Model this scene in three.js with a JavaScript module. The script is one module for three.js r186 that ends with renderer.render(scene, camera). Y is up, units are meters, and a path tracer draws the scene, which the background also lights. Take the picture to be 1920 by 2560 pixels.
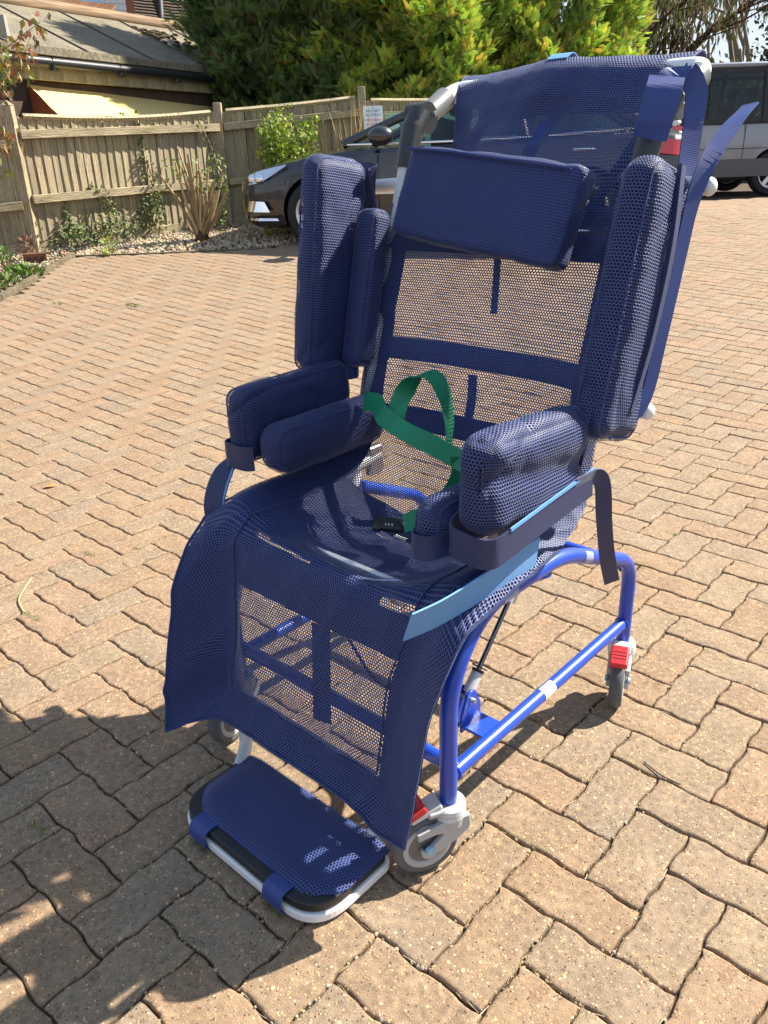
import * as THREE from 'three';
import { ImprovedNoise } from 'three/addons/math/ImprovedNoise.js';
import { RoundedBoxGeometry } from 'three/addons/geometries/RoundedBoxGeometry.js';
import { mergeGeometries, toCreasedNormals } from 'three/addons/utils/BufferGeometryUtils.js';
import { Brush, Evaluator, SUBTRACTION } from 'three-bvh-csg';

// ---------------------------------------------------------------- camera, sky, sun, exposure
const scene = new THREE.Scene();
const D2R = Math.PI / 180, PITCH = 24.034 * D2R, ROLL = -1.959 * D2R, EYE = 1.253, FOCAL = 1988.76;
const camera = new THREE.PerspectiveCamera(2 * Math.atan(1280 / FOCAL) / D2R, 0.75, 0.05, 500);
camera.position.set(0, EYE, 0);
camera.rotation.order = 'YXZ';
camera.rotation.set(-PITCH, 0, ROLL);
const renderer = new THREE.WebGLRenderer({ antialias: true });
renderer.toneMapping = THREE.LinearToneMapping;
renderer.toneMappingExposure = 2.5;
renderer.shadowMap.enabled = true;
const SUN = new THREE.Vector3(0.955, 1.0, -0.41).normalize();
{ // clear pale spring sky: whitish near the horizon, bluer overhead, a little brighter round the sun
  const W = 512, H = 256, d = new Float32Array(W * H * 4);
  for (let y = 0; y < H; y++) for (let x = 0; x < W; x++) {
    const el = (y + 0.5) / H * Math.PI - Math.PI / 2, az = (x + 0.5) / W * 2 * Math.PI - Math.PI, s = Math.max(0, Math.sin(el)), k = Math.pow(1 - s, 2.2);
    const dir = new THREE.Vector3(Math.cos(el) * Math.cos(az), Math.sin(el), Math.cos(el) * Math.sin(az)), glow = Math.pow(Math.max(0, dir.dot(SUN)), 6) * 0.12, o = (y * W + x) * 4;
    const c = el < 0 ? [0.2, 0.19, 0.17] : [0.13 + 0.27 * k + glow, 0.185 + 0.255 * k + glow, 0.29 + 0.20 * k + glow * 0.9];
    d[o] = c[0]; d[o + 1] = c[1]; d[o + 2] = c[2]; d[o + 3] = 1;
  }
  const t = new THREE.DataTexture(d, W, H, THREE.RGBAFormat, THREE.FloatType); t.mapping = THREE.EquirectangularReflectionMapping; t.magFilter = THREE.LinearFilter; t.needsUpdate = true;
  scene.background = t; scene.environment = t;
}
const sun = new THREE.DirectionalLight(new THREE.Color(1, 0.93, 0.82), 5);
sun.position.copy(SUN).multiplyScalar(30).add(new THREE.Vector3(0, 0, -6));
sun.target.position.set(0, 0, -6);
sun.castShadow = true;
Object.assign(sun.shadow.camera, { left: -16, right: 16, top: 16, bottom: -16, near: 1, far: 80 });
sun.shadow.mapSize.set(4096, 4096);
scene.add(sun, sun.target);

// ---------------------------------------------------------------- helpers
const rng = (s) => () => { s = (s + 0x6d2b79f5) | 0; let t = Math.imul(s ^ (s >>> 15), 1 | s); t = (t + Math.imul(t ^ (t >>> 7), 61 | t)) ^ t; return ((t ^ (t >>> 14)) >>> 0) / 4294967296; };
const perlin = new ImprovedNoise();
const nz = (x, y, z = 0) => perlin.noise(x, y, z);
const fbm = (x, y, z = 0, o = 4) => { let s = 0, a = 0.5; for (let i = 0; i < o; i++) { s += a * perlin.noise(x, y, z); x *= 2.03; y *= 2.03; z *= 2.03; a *= 0.5; } return s; };
const V3 = (x, y, z) => new THREE.Vector3(x, y, z);
const clamp = (x, a, b) => Math.min(b, Math.max(a, x));
const lerp = (a, b, t) => a + (b - a) * t;
const sstep = (a, b, x) => { const t = clamp((x - a) / (b - a), 0, 1); return t * t * (3 - 2 * t); };
// the paving is level near the chair and climbs gently towards the fence
const ground = (z) => 0.5 * sstep(2.8, 12, -z);
// a pixel of the photograph (1920 x 2560) gives a direction only
const camQ = new THREE.Quaternion().setFromEuler(camera.rotation);
const ray = (px, py) => V3((px - 960) / FOCAL, (1280 - py) / FOCAL, -1).applyQuaternion(camQ);
const atDepth = (px, py, d) => { const r = ray(px, py); return r.multiplyScalar(d / Math.hypot(r.x, r.z)).add(camera.position); };
function onGround(px, py) {
  const r = ray(px, py); let a = 0.3, b = 0.3;
  const f = (t) => EYE + t * r.y - ground(t * r.z);
  while (f(b) > 0 && b < 80) { a = b; b += 0.02; }
  for (let i = 0; i < 30; i++) { const m = (a + b) / 2; if (f(m) > 0) a = m; else b = m; }
  return r.multiplyScalar(a).add(camera.position);
}
const taken = new Map();
const numbered = (n) => { const k = taken.get(n) ?? 0; taken.set(n, k + 1); return k ? `${n}_${String(k).padStart(3, '0')}` : n; };
const shade = (o) => { o.castShadow = true; o.receiveShadow = true; return o; };
function mesh(name, geo, mat, parent) { const m = shade(new THREE.Mesh(geo, mat)); m.name = parent ? name : numbered(name); (parent ?? scene).add(m); return m; }
function tag(o, label, category, group, kind) { if (label) o.userData.label = label; if (category) o.userData.category = category; if (group) o.userData.group = group; if (kind) o.userData.kind = kind; return o; }
function thing(name, label, category, pos, group) { const o = new THREE.Group(); o.name = numbered(name); if (pos) o.position.copy(pos); scene.add(o); return tag(o, label, category, group); }
const merge = (l) => mergeGeometries(l.map((g) => { const h = g.index ? g.toNonIndexed() : g; for (const k of Object.keys(h.attributes)) if (!['position', 'normal', 'uv'].includes(k)) h.deleteAttribute(k); return h; }));
const M4 = (p, q, s) => new THREE.Matrix4().compose(p ?? V3(0, 0, 0), q ?? new THREE.Quaternion(), s ?? V3(1, 1, 1));
const box = (w, h, d, x = 0, y = 0, z = 0) => new THREE.BoxGeometry(w, h, d).translate(x, y, z);
const rbox = (w, h, d, r, x = 0, y = 0, z = 0, s = 2) => new RoundedBoxGeometry(w, h, d, s, r).translate(x, y, z);
function cyl(a, b, r0, r1 = r0, n = 16) { const d = b.clone().sub(a), L = d.length(); return new THREE.CylinderGeometry(r1, r0, L, n).applyMatrix4(M4(a.clone().add(b).multiplyScalar(0.5), new THREE.Quaternion().setFromUnitVectors(V3(0, 1, 0), d.normalize()))); }
function tube(pts, r, fillet = 0.05, n = 14, seg = 64) {
  const path = new THREE.CurvePath(); let from = pts[0];
  for (let i = 1; i < pts.length - 1; i++) {
    const p = pts[i], din = p.clone().sub(pts[i - 1]), dout = pts[i + 1].clone().sub(p), f = Math.min(fillet, din.length() * 0.49, dout.length() * 0.49);
    const a = p.clone().sub(din.normalize().multiplyScalar(f)), b = p.clone().add(dout.normalize().multiplyScalar(f));
    path.add(new THREE.LineCurve3(from, a)); path.add(new THREE.QuadraticBezierCurve3(a, p, b)); from = b;
  }
  path.add(new THREE.LineCurve3(from, pts[pts.length - 1]));
  const g = new THREE.TubeGeometry(path, seg, r, n, false), ends = [];
  for (const [t, s] of [[0, -1], [1, 1]]) { const p = path.getPointAt(t), d = path.getTangentAt(t); ends.push(cyl(p.clone().addScaledVector(d, -0.001 * s), p.clone().addScaledVector(d, 0.0015 * s), r * 0.985, r * 0.985, n)); }
  return merge([g, ...ends]);
}
// a strap: a strip of width w and thickness t along a curve; side gives the direction of its width at each point
function ribbon(pts, sides, w, t = 0.002, n = 40) {
  const c = new THREE.CatmullRomCurve3(pts, false, 'catmullrom', 0.5), pos = [], uv = [], idx = [], L = c.getLength();
  for (let i = 0; i <= n; i++) {
    const u = i / n, p = c.getPointAt(u), tan = c.getTangentAt(u), k = u * (sides.length - 1), a = Math.min(Math.floor(k), sides.length - 2);
    const s = sides.length === 1 ? sides[0].clone() : sides[a].clone().lerp(sides[a + 1], k - a);
    s.addScaledVector(tan, -s.dot(tan)).normalize();
    const nn = tan.clone().cross(s).normalize();
    for (const [x, y] of [[-1, 1], [1, 1], [1, -1], [-1, -1], [-1, 1]]) { pos.push(...p.clone().addScaledVector(s, x * w / 2).addScaledVector(nn, y * t / 2).toArray()); uv.push(x * w / 2, u * L); }
  }
  for (let i = 0; i < n; i++) for (let k = 0; k < 4; k++) { const a = i * 5 + k, b = a + 5; idx.push(a, a + 1, b, b, a + 1, b + 1); }
  for (const o of [0, n * 5]) idx.push(...(o ? [o, o + 1, o + 2, o, o + 2, o + 3] : [o, o + 2, o + 1, o, o + 3, o + 2]));
  const g = new THREE.BufferGeometry(); g.setAttribute('position', new THREE.Float32BufferAttribute(pos, 3)); g.setAttribute('uv', new THREE.Float32BufferAttribute(uv, 2)); g.setIndex(idx);
  return toCreasedNormals(g, 0.7);
}
// a smooth sheet through a grid of points (rows of columns), uv in metres
function sheet(rows, nu = 40, nv = 80, wrinkle) {
  const cols = rows[0].length, lines = [];
  for (let j = 0; j < cols; j++) lines.push(new THREE.CatmullRomCurve3(rows.map((r) => r[j]), false, 'centripetal'));
  const pos = [], uv = [], idx = []; let prev = null, vv = 0;
  for (let i = 0; i <= nv; i++) {
    const row = new THREE.CatmullRomCurve3(lines.map((l) => l.getPoint(i / nv)), false, 'centripetal'), pts = [];
    for (let j = 0; j <= nu; j++) pts.push(row.getPoint(j / nu));
    if (prev) vv += prev[nu >> 1].distanceTo(pts[nu >> 1]);
    let half = 0; const ul = [0]; for (let j = 1; j <= nu; j++) ul.push(ul[j - 1] + pts[j].distanceTo(pts[j - 1])); half = ul[nu] / 2;
    pts.forEach((p, j) => { if (wrinkle) p.add(wrinkle(p, j / nu, i / nv)); pos.push(p.x, p.y, p.z); uv.push(ul[j] - half, vv); });
    prev = pts;
  }
  for (let i = 0; i < nv; i++) for (let j = 0; j < nu; j++) { const a = i * (nu + 1) + j, b = a + nu + 1; idx.push(a, b, a + 1, b, b + 1, a + 1); }
  const g = new THREE.BufferGeometry(); g.setAttribute('position', new THREE.Float32BufferAttribute(pos, 3)); g.setAttribute('uv', new THREE.Float32BufferAttribute(uv, 2)); g.setIndex(idx); g.computeVertexNormals();
  return g;
}
const offset = (g, d) => { const h = g.clone(), p = h.attributes.position, n = h.attributes.normal; for (let i = 0; i < p.count; i++) p.setXYZ(i, p.getX(i) + d * n.getX(i), p.getY(i) + d * n.getY(i), p.getZ(i) + d * n.getZ(i)); return h; };
// only the part of a grid sheet for which keep(u, v) holds
function part(g, nu, nv, keep) { const h = g.clone(), idx = []; for (let i = 0; i < nv; i++) for (let j = 0; j < nu; j++) if (keep((j + 0.5) / nu, (i + 0.5) / nv)) { const a = i * (nu + 1) + j, b = a + nu + 1; idx.push(a, b, a + 1, b, b + 1, a + 1); } h.setIndex(idx); return h; }
// a padded cushion: a box with rounded edges, uv in metres on each face
function cushion(w, h, d, r, n = 16, bulge = 0.006, wr = 0.003, seed = 0, shape) {
  const faces = [], H = [w / 2, h / 2, d / 2];
  const axes = [[0, 1, 2, 1], [0, 1, 2, -1], [2, 1, 0, 1], [2, 1, 0, -1], [0, 2, 1, 1], [0, 2, 1, -1]];
  const pos = [], uv = [], idx = [];
  for (const [a, b, c, s] of axes) {
    const base = pos.length / 3;
    for (let i = 0; i <= n; i++) for (let j = 0; j <= n; j++) {
      const p = [0, 0, 0], e = (t) => { const x = 2 * t - 1; return Math.sign(x) * Math.pow(Math.abs(x), 0.8); };
      p[a] = e(i / n) * H[a]; p[b] = e(j / n) * H[b]; p[c] = s * H[c];
      const q = p.map((x, k) => clamp(x, -(H[k] - r), H[k] - r)), v = V3(p[0] - q[0], p[1] - q[1], p[2] - q[2]).normalize();
      const u0 = p[a], u1 = p[b];
      const P = V3(...q).addScaledVector(v, r), bu = bulge * (1 - (p[a] / H[a]) ** 2) * (1 - (p[b] / H[b]) ** 2);
      const cr = fbm(P.x * 9 + seed * 3, P.y * 5.5, P.z * 9 - seed, 2) * 2; P.addScaledVector(v, bu + wr * (fbm(P.x * 14 + seed, P.y * 14, P.z * 14 + seed, 2) * 2 - 1.6 * Math.pow(Math.max(0, 1 - Math.abs(cr) * 5), 2) * sstep(-0.3, 0.3, nz(P.x * 6, P.y * 6 + seed, P.z * 6))));
      if (shape) shape(P);
      pos.push(P.x, P.y, P.z); uv.push(u0, u1);
    }
    const flip = (a === 0 && b === 1) || (a === 2 && b === 1 ? false : false);
    for (let i = 0; i < n; i++) for (let j = 0; j < n; j++) { const k = base + i * (n + 1) + j, l = k + n + 1, right = (a === 0 && b === 1) === (s > 0); idx.push(...(right ? [k, l, k + 1, l, l + 1, k + 1] : [k, k + 1, l, l, k + 1, l + 1])); }
  }
  const g = new THREE.BufferGeometry(); g.setAttribute('position', new THREE.Float32BufferAttribute(pos, 3)); g.setAttribute('uv', new THREE.Float32BufferAttribute(uv, 2)); g.setIndex(idx); g.computeVertexNormals();
  // even out normals along the seams between faces
  const map = new Map(), N = g.attributes.normal, K = (i) => [0, 1, 2].map((k) => Math.round(pos[i * 3 + k] * 5000)).join();
  for (let i = 0; i < N.count; i++) { const k = K(i); (map.get(k) ?? map.set(k, []).get(k)).push(i); }
  for (const l of map.values()) if (l.length > 1) { const v = V3(0, 0, 0); for (const i of l) v.add(V3(N.getX(i), N.getY(i), N.getZ(i))); v.normalize(); for (const i of l) N.setXYZ(i, v.x, v.y, v.z); }
  return g;
}
// ---------------------------------------------------------------- textures and materials
function tex(w, h, fn, srgb = false, scale = 1, scaleY = scale) {
  const d = new Uint8Array(w * h * 4);
  for (let y = 0; y < h; y++) for (let x = 0; x < w; x++) { const c = fn(x / w, y / h, x, y), o = (y * w + x) * 4; for (let k = 0; k < 3; k++) d[o + k] = clamp(255 * (Array.isArray(c) ? c[k] : c), 0, 255); d[o + 3] = 255; }
  const t = new THREE.DataTexture(d, w, h); t.wrapS = t.wrapT = THREE.RepeatWrapping; t.magFilter = THREE.LinearFilter; t.minFilter = THREE.LinearMipmapLinearFilter; t.generateMipmaps = true;
  if (srgb) t.colorSpace = THREE.SRGBColorSpace; t.repeat.set(1 / scale, 1 / scaleY); t.needsUpdate = true; return t;
}
// noise that repeats at the edges of a unit square
const tnoise = (f, seed = 0, oct = 3) => (u, v) => { let s = 0, a = 0.5, n = f; for (let o = 0; o < oct; o++) { const x = u * n, y = v * n, w = (i, j) => nz(((x % n) + i * n), ((y % n) + j * n), seed + o * 7.3); const bx = u, by = v; s += a * (w(0, 0) * (1 - bx) * (1 - by) + w(-1, 0) * bx * (1 - by) + w(0, -1) * (1 - bx) * by + w(-1, -1) * bx * by); a *= 0.5; n *= 2; } return s; };
const lin = (r, g, b) => new THREE.Color().setRGB(r, g, b);
const std = (o) => new THREE.MeshStandardMaterial(o), phy = (o) => new THREE.MeshPhysicalMaterial(o);

// ================================================================ ground and paving
const tn1 = tnoise(6, 1), tn2 = tnoise(40, 2, 2), tn3 = tnoise(3, 5, 2);
const PAV = 1024, pavA = new Float32Array(PAV * PAV * 3), pavB = new Float32Array(PAV * PAV);
{
  const r = rng(11);
  for (let y = 0; y < PAV; y++) for (let x = 0; x < PAV; x++) {
    const u = x / PAV, v = y / PAV, b = 0.8 + 0.22 * tn1(u, v) + 0.3 * tn2(u, v) + (r() - 0.5) * 0.3, w = tn3(u, v), o = (y * PAV + x) * 3;
    pavA[o] = b * (1 + 0.05 * w); pavA[o + 1] = b; pavA[o + 2] = b * (1 - 0.06 * w); pavB[y * PAV + x] = 0.5 + 0.5 * tn2(u, v) + (r() - 0.5) * 0.25;
  }
  const dot = (cx, cy, R, c, hgt, k) => { const e = 0.6 + r() * 0.4, an = r() * 3.14; for (let j = -R - 1; j <= R + 1; j++) for (let i = -R - 1; i <= R + 1; i++) { const X = (i * Math.cos(an) + j * Math.sin(an)), Y = (j * Math.cos(an) - i * Math.sin(an)) / e; if (X * X + Y * Y > R * R) continue; const x = (cx + i + PAV * 2) % PAV | 0, y = (cy + j + PAV * 2) % PAV | 0, o = (y * PAV + x) * 3; for (let q = 0; q < 3; q++) pavA[o + q] = lerp(pavA[o + q], c[q], k); pavB[y * PAV + x] = lerp(pavB[y * PAV + x], hgt, k); } };
  for (let i = 0; i < 26; i++) { const cx = r() * PAV, cy = r() * PAV, R = 12 + r() * 30, c = r() < 0.6 ? [0.55, 0.5, 0.46] : [0.75, 0.72, 0.7]; for (let k = 0; k < 90; k++) { const a = r() * 6.283, q = R * Math.sqrt(r()); dot(cx + Math.cos(a) * q, cy + Math.sin(a) * q, 1.5 + r() * 3, c, 0.5, 0.22); } }
  const cols = [[1.3, 1.28, 1.22], [1.3, 1.18, 0.98], [1.1, 0.95, 0.8], [0.42, 0.42, 0.44], [0.55, 0.42, 0.36], [1.34, 1.3, 1.25], [0.8, 0.85, 0.9]];
  for (let i = 0; i < 16000; i++) dot(r() * PAV, r() * PAV, 0.7 + r() * 1.1, cols[(r() * cols.length) | 0], 0.35 + r() * 0.5, 0.55);
  for (let i = 0; i < 3000; i++) dot(r() * PAV, r() * PAV, 1.5 + r() * 2.2, cols[(r() * cols.length) | 0], 0.6 + r() * 0.3, 0.7);
  for (let i = 0; i < 230; i++) dot(r() * PAV, r() * PAV, 3 + r() * 3.5, cols[(r() * 3) | 0], 0.75, 0.75);
  for (let i = 0; i < 700; i++) dot(r() * PAV, r() * PAV, 1.2 + r() * 2, [0.42, 0.38, 0.36], 0.05, 0.75);
}
const pavMap = tex(PAV, PAV, (u, v, x, y) => { const o = (y * PAV + x) * 3; return [pavA[o] * 0.86, pavA[o + 1] * 0.86, pavA[o + 2] * 0.86]; }, true, 0.62);
const pavBump = tex(PAV, PAV, (u, v, x, y) => pavB[y * PAV + x], false, 0.62);
const paverTone = [[0.575, 0.395, 0.24], [0.555, 0.40, 0.255], [0.585, 0.39, 0.24], [0.545, 0.40, 0.26], [0.57, 0.38, 0.225], [0.565, 0.41, 0.255]];
const paverMats = paverTone.map((c) => std({ color: lin(...c), map: pavMap, bumpMap: pavBump, bumpScale: 0.003, roughness: 0.92 }));
const paverStuff = std({ color: lin(1, 1, 1), map: pavMap, bumpMap: pavBump, bumpScale: 0.003, roughness: 0.92 });
const soilMap = tex(256, 256, (u, v) => { const n = 0.75 + 0.5 * tn1(u, v) + 0.5 * tn2(u, v); return [n * 0.78, n * 0.72, n * 0.62]; }, true, 0.5);
const matSoil = std({ color: lin(0.20, 0.15, 0.10), map: soilMap, roughness: 1 });
{
  const pos = [], uv = [], idx = [], xs = [], zs = [];
  for (let i = -60; i <= 60; i++) xs.push(Math.sign(i) * (Math.abs(i) / 60) ** 1.6 * 220);
  for (let i = 0; i <= 90; i++) zs.push(12 - 17 * i / 60 - (i > 60 ? ((i - 60) / 30) ** 2.2 * 220 : 0));
  for (const z of zs) for (const x of xs) { pos.push(x, ground(z) - 0.0085, z); uv.push(x, z); }
  for (let i = 0; i < zs.length - 1; i++) for (let j = 0; j < xs.length - 1; j++) { const a = i * xs.length + j, b = a + xs.length; idx.push(a, a + 1, b, b, a + 1, b + 1); }
  const g = new THREE.BufferGeometry(); g.setAttribute('position', new THREE.Float32BufferAttribute(pos, 3)); g.setAttribute('uv', new THREE.Float32BufferAttribute(uv, 2)); g.setIndex(idx); g.computeVertexNormals();
  tag(mesh('ground', g, matSoil), 'brown sandy ground under and around the brick paving', 'ground', null, 'structure');
}
const CELL = 0.1125, PHI = 41.495 * D2R, LX = 0.19528, LZ = -1.0758;
const lat = (a, b) => V3(LX + CELL * (a * Math.cos(PHI) + b * Math.sin(PHI)), 0, LZ + CELL * (a * Math.sin(PHI) - b * Math.cos(PHI)));
function paverGeo(seed) {
  const A = 0.0028, J = 0.0019, C = CELL, n = 8, out = [], r = rng(seed * 77 + 3), hw = C - J, hh = C / 2 - J, S = (t) => clamp(1.5 * Math.sin(2 * Math.PI * t), -1, 1) * 0.9;
  for (let i = 0; i < 2 * n; i++) { const t = -1 + i / n; out.push([t * hw, -hh + A * S(t)]); }
  for (let i = 0; i < n; i++) { const t = -0.5 + i / n; out.push([hw + A * S(t), t * 2 * hh]); }
  for (let i = 0; i < 2 * n; i++) { const t = 1 - i / n; out.push([t * hw, hh + A * S(t)]); }
  for (let i = 0; i < n; i++) { const t = 0.5 - i / n; out.push([-hw + A * S(t), t * 2 * hh]); }
  const N = out.length, pos = [], idx = [], uv = [], ou = r(), ov = r();
  const wob = out.map(() => [(r() - 0.5) * 0.003, (r() - 0.5) * 0.003]);
  const ring = (inset, y) => out.forEach(([x, z], i) => { const L = 1, k = inset; const X = x - Math.sign(x) * k * Math.min(1, Math.abs(x) / hw * 1.2) + wob[i][0] * (seed ? 1 : 0.5), Z = z - Math.sign(z) * k * Math.min(1, Math.abs(z) / hh * 1.2) + wob[i][1] * (seed ? 1 : 0.5); pos.push(X, y, -Z); uv.push(X + ou, -Z + ov); });
  ring(0.007, 0); ring(0.0025, -0.0012); ring(0, -0.0046); ring(0, -0.032);
  pos.push(0, 0.0002, 0); uv.push(ou, ov);
  for (let i = 0; i < N; i++) { const j = (i + 1) % N; idx.push(4 * N, i, j); for (let k = 0; k < 3; k++) { const a = k * N + i, b = k * N + j; idx.push(a, a + N, b, b, a + N, b + N); } }
  const g = new THREE.BufferGeometry(); g.setAttribute('position', new THREE.Float32BufferAttribute(pos, 3)); g.setAttribute('uv', new THREE.Float32BufferAttribute(uv, 2)); g.setIndex(idx); g.computeVertexNormals(); return g;
}
const kerbLine = [onGround(-140, 838), onGround(0, 752), onGround(185, 641), onGround(420, 633), onGround(655, 622)];
kerbLine.push(V3(1.2, 0, -11.9), V3(30, 0, -19));
const behindKerb = (x, z) => { for (let i = 0; i < kerbLine.length - 1; i++) { const a = kerbLine[i], b = kerbLine[i + 1]; if (x >= a.x && x < b.x) return z < lerp(a.z, b.z, (x - a.x) / (b.x - a.x)); } return x < kerbLine[0].x ? z < kerbLine[0].z + (kerbLine[0].x - x) * 1.2 : false; };
const onScreen = (p) => { const c = p.clone().sub(camera.position).applyQuaternion(camQ.clone().invert()); return { d: -c.z, x: c.x / -c.z * FOCAL / 960, y: c.y / -c.z * FOCAL / 1280 }; };
const paverAt = [];
for (let i = -260; i < 200; i++) for (let j = -60; j < 260; j++) {
  const k = ((i + j) % 4 + 4) % 4; if (k !== 0 && k !== 2) continue;
  const p = k === 0 ? lat(i + 1, j + 0.5) : lat(i + 0.5, j + 1);
  if (p.z < -21 || p.z > 0.3 || Math.abs(p.x) > 13 || behindKerb(p.x, p.z)) continue;
  p.y = ground(p.z);
  const s = onScreen(p); if (s.d < 0.05 && p.length() > 2.5) continue; if (s.d > 0.05 && Math.abs(s.x) > 1.22 + 0.9 / s.d) continue;
  const inside = s.d > 0.1 && Math.abs(s.x) < 1.03 && Math.abs(s.y) < 1.03;
  paverAt.push({ p, turn: -PHI + (k === 2 ? Math.PI / 2 : 0), size: inside ? (p.y + EYE) / s.d ** 3 : 0, i, j });
}
paverAt.sort((a, b) => b.size - a.size);
const slopeAt = (z) => Math.atan((ground(z - 0.05) - ground(z + 0.05)) / 0.1);
{
  const paving = new THREE.Group(); paving.name = 'paving'; scene.add(paving); tag(paving, 'tan herringbone block paving with wavy edged bricks', 'paving', null, 'structure');
  const geos = Array.from({ length: 12 }, (_, i) => paverGeo(i + 1)), r = rng(5), place = (q) => { const Q = new THREE.Quaternion().setFromEuler(new THREE.Euler(slopeAt(q.p.z) + (r() - 0.5) * 0.014, 0, (r() - 0.5) * 0.014)).multiply(new THREE.Quaternion().setFromAxisAngle(V3(0, 1, 0), q.turn + (r() - 0.5) * 0.014)); return M4(q.p.clone().setY(q.p.y + (r() - 0.5) * 0.0028), Q); };
  paverAt.slice(0, 300).forEach((q, k) => { const m = mesh(k ? `brick_${String(k).padStart(3, '0')}` : 'brick', geos[(r() * 12) | 0], paverMats[(r() * 6) | 0], paving); place(q).decompose(m.position, m.quaternion, m.scale); });
  const rest = paverAt.slice(300), im = shade(new THREE.InstancedMesh(geos[0], paverStuff, rest.length)); im.name = 'farther_bricks'; im.userData.kind = 'stuff';
  rest.forEach((q, k) => { im.setMatrixAt(k, place(q)); const c = paverTone[(r() * 6) | 0], b = 0.92 + r() * 0.16; im.setColorAt(k, lin(c[0] * b, c[1] * b, c[2] * b)); });
  paving.add(im);
}
// dry stalks and crumbs lying in the joints, tufts of moss and grass
{
  const r = rng(21), N = 2600, g = new THREE.IcosahedronGeometry(0.6, 0), im = shade(new THREE.InstancedMesh(g, std({ color: lin(1, 1, 1), roughness: 1 }), N)); im.name = numbered('dry_litter');
  let k = 0;
  while (k < N) {
    const d = 0.55 + 3.6 * r() ** 1.4, a = (r() - 0.5) * 1.5, x = d * Math.tan(a * 0.62), z = -d, i = Math.round(((x - LX) * Math.cos(PHI) + (z - LZ) * Math.sin(PHI)) / CELL), j = ((x - LX) * Math.sin(PHI) - (z - LZ) * Math.cos(PHI)) / CELL, alongE2 = r() < 0.65;
    const p = alongE2 ? lat(i, j) : lat(((x - LX) * Math.cos(PHI) + (z - LZ) * Math.sin(PHI)) / CELL, Math.round(j)); p.x += (r() - 0.5) * 0.006; p.z += (r() - 0.5) * 0.006;
    // inside a block the joint does not exist
    const q = alongE2 ? [i - 0.5, Math.floor(j) + 0.5] : [Math.floor(((p.x - LX) * Math.cos(PHI) + (p.z - LZ) * Math.sin(PHI)) / CELL) + 0.5, Math.round(j) - 0.5];
    const c = (((Math.floor(q[0]) + Math.floor(q[1])) % 4) + 4) % 4; if ((alongE2 && c === 0) || (!alongE2 && c === 2)) continue;
    const s = r() < 0.3, L = s ? 0.012 + r() * 0.03 : 0.003 + r() * 0.005, w = s ? 0.0008 + r() * 0.0009 : L * (0.5 + r() * 0.5), turn = -PHI + (alongE2 ? Math.PI / 2 : 0) + (r() - 0.5) * 0.9;
    im.setMatrixAt(k, M4(p.setY(ground(p.z) - 0.007 + r() * 0.006), new THREE.Quaternion().setFromEuler(new THREE.Euler(0, turn, (r() - 0.5) * 0.3)), V3(L, w, w)));
    const t = r(); im.setColorAt(k, t < 0.5 ? lin(0.32, 0.24, 0.13) : t < 0.75 ? lin(0.5, 0.42, 0.27) : t < 0.9 ? lin(0.16, 0.11, 0.07) : lin(0.30, 0.27, 0.22)); k++;
  }
  scene.add(im); tag(im, 'dry stalks and crumbs caught in the paving joints', 'litter', null, 'stuff');
  const blade = new THREE.BufferGeometry(); blade.setAttribute('position', new THREE.Float32BufferAttribute([-0.5, 0, 0, 0.5, 0, 0, 0.3, 0.6, 0.1, -0.3, 0.6, 0.1, 0, 1, 0.3], 3)); blade.setIndex([0, 1, 2, 0, 2, 3, 3, 2, 4]); blade.computeVertexNormals();
  const spots = [[95, 2068, 14, 0.018], [220, 1385, 10, 0.02], [85, 1545, 14, 0.02], [310, 1410, 10, 0.016], [345, 1372, 12, 0.016], [230, 1110, 8, 0.018], [1715, 1035, 8, 0.02], [1690, 1125, 12, 0.018], [1770, 1190, 10, 0.02], [1575, 1255, 10, 0.016], [1590, 1415, 8, 0.015], [1685, 1335, 10, 0.016], [1240, 2090, 8, 0.01], [1290, 2190, 10, 0.01], [330, 765, 10, 0.05], [145, 760, 5, 0.04], [1500, 1295, 8, 0.015], [205, 1100, 8, 0.015]];
  const n2 = spots.reduce((s, q) => s + q[2] * 5, 0), gm = shade(new THREE.InstancedMesh(blade, std({ color: lin(1, 1, 1), roughness: 0.8, side: THREE.DoubleSide }), n2)); gm.name = numbered('moss_tufts'); k = 0;
  for (const [px, py, n, h] of spots) { const c = onGround(px, py); for (let i = 0; i < n * 5; i++) { const t = (r() - 0.5) * 2; gm.setMatrixAt(k, M4(V3(c.x + t * h * 1.6 * Math.cos(PHI) + (r() - 0.5) * h * 0.5, c.y - 0.008, c.z + t * h * 1.6 * Math.sin(PHI) + (r() - 0.5) * h * 0.5), new THREE.Quaternion().setFromEuler(new THREE.Euler((r() - 0.5) * 1.6, r() * 6.3, (r() - 0.5) * 1.6)), V3(0.0025 + h * 0.05, h * (0.4 + r() * 0.7), h))); gm.setColorAt(k++, lin(0.10 + r() * 0.12, 0.16 + r() * 0.12, 0.02 + r() * 0.02)); } }
  scene.add(gm); tag(gm, 'small green tufts of moss and grass in the paving joints', 'moss', null, 'stuff');
  // fallen leaf and a curled stalk on the paving
  const lp = onGround(125, 1218), lf = mesh('fallen_leaf', sheet([[V3(-0.028, 0.004, 0), V3(-0.028, 0.006, 0.001)], [V3(-0.012, 0.006, -0.012), V3(-0.012, 0.006, 0.012)], [V3(0.008, 0.012, -0.014), V3(0.008, 0.005, 0.013)], [V3(0.03, 0.004, -0.001), V3(0.03, 0.004, 0.001)]], 6, 12), std({ color: lin(0.4, 0.2, 0.06), roughness: 0.7, side: THREE.DoubleSide })); lf.position.copy(lp).add(V3(0, 0.002, 0)); lf.rotation.y = 0.3;
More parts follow.
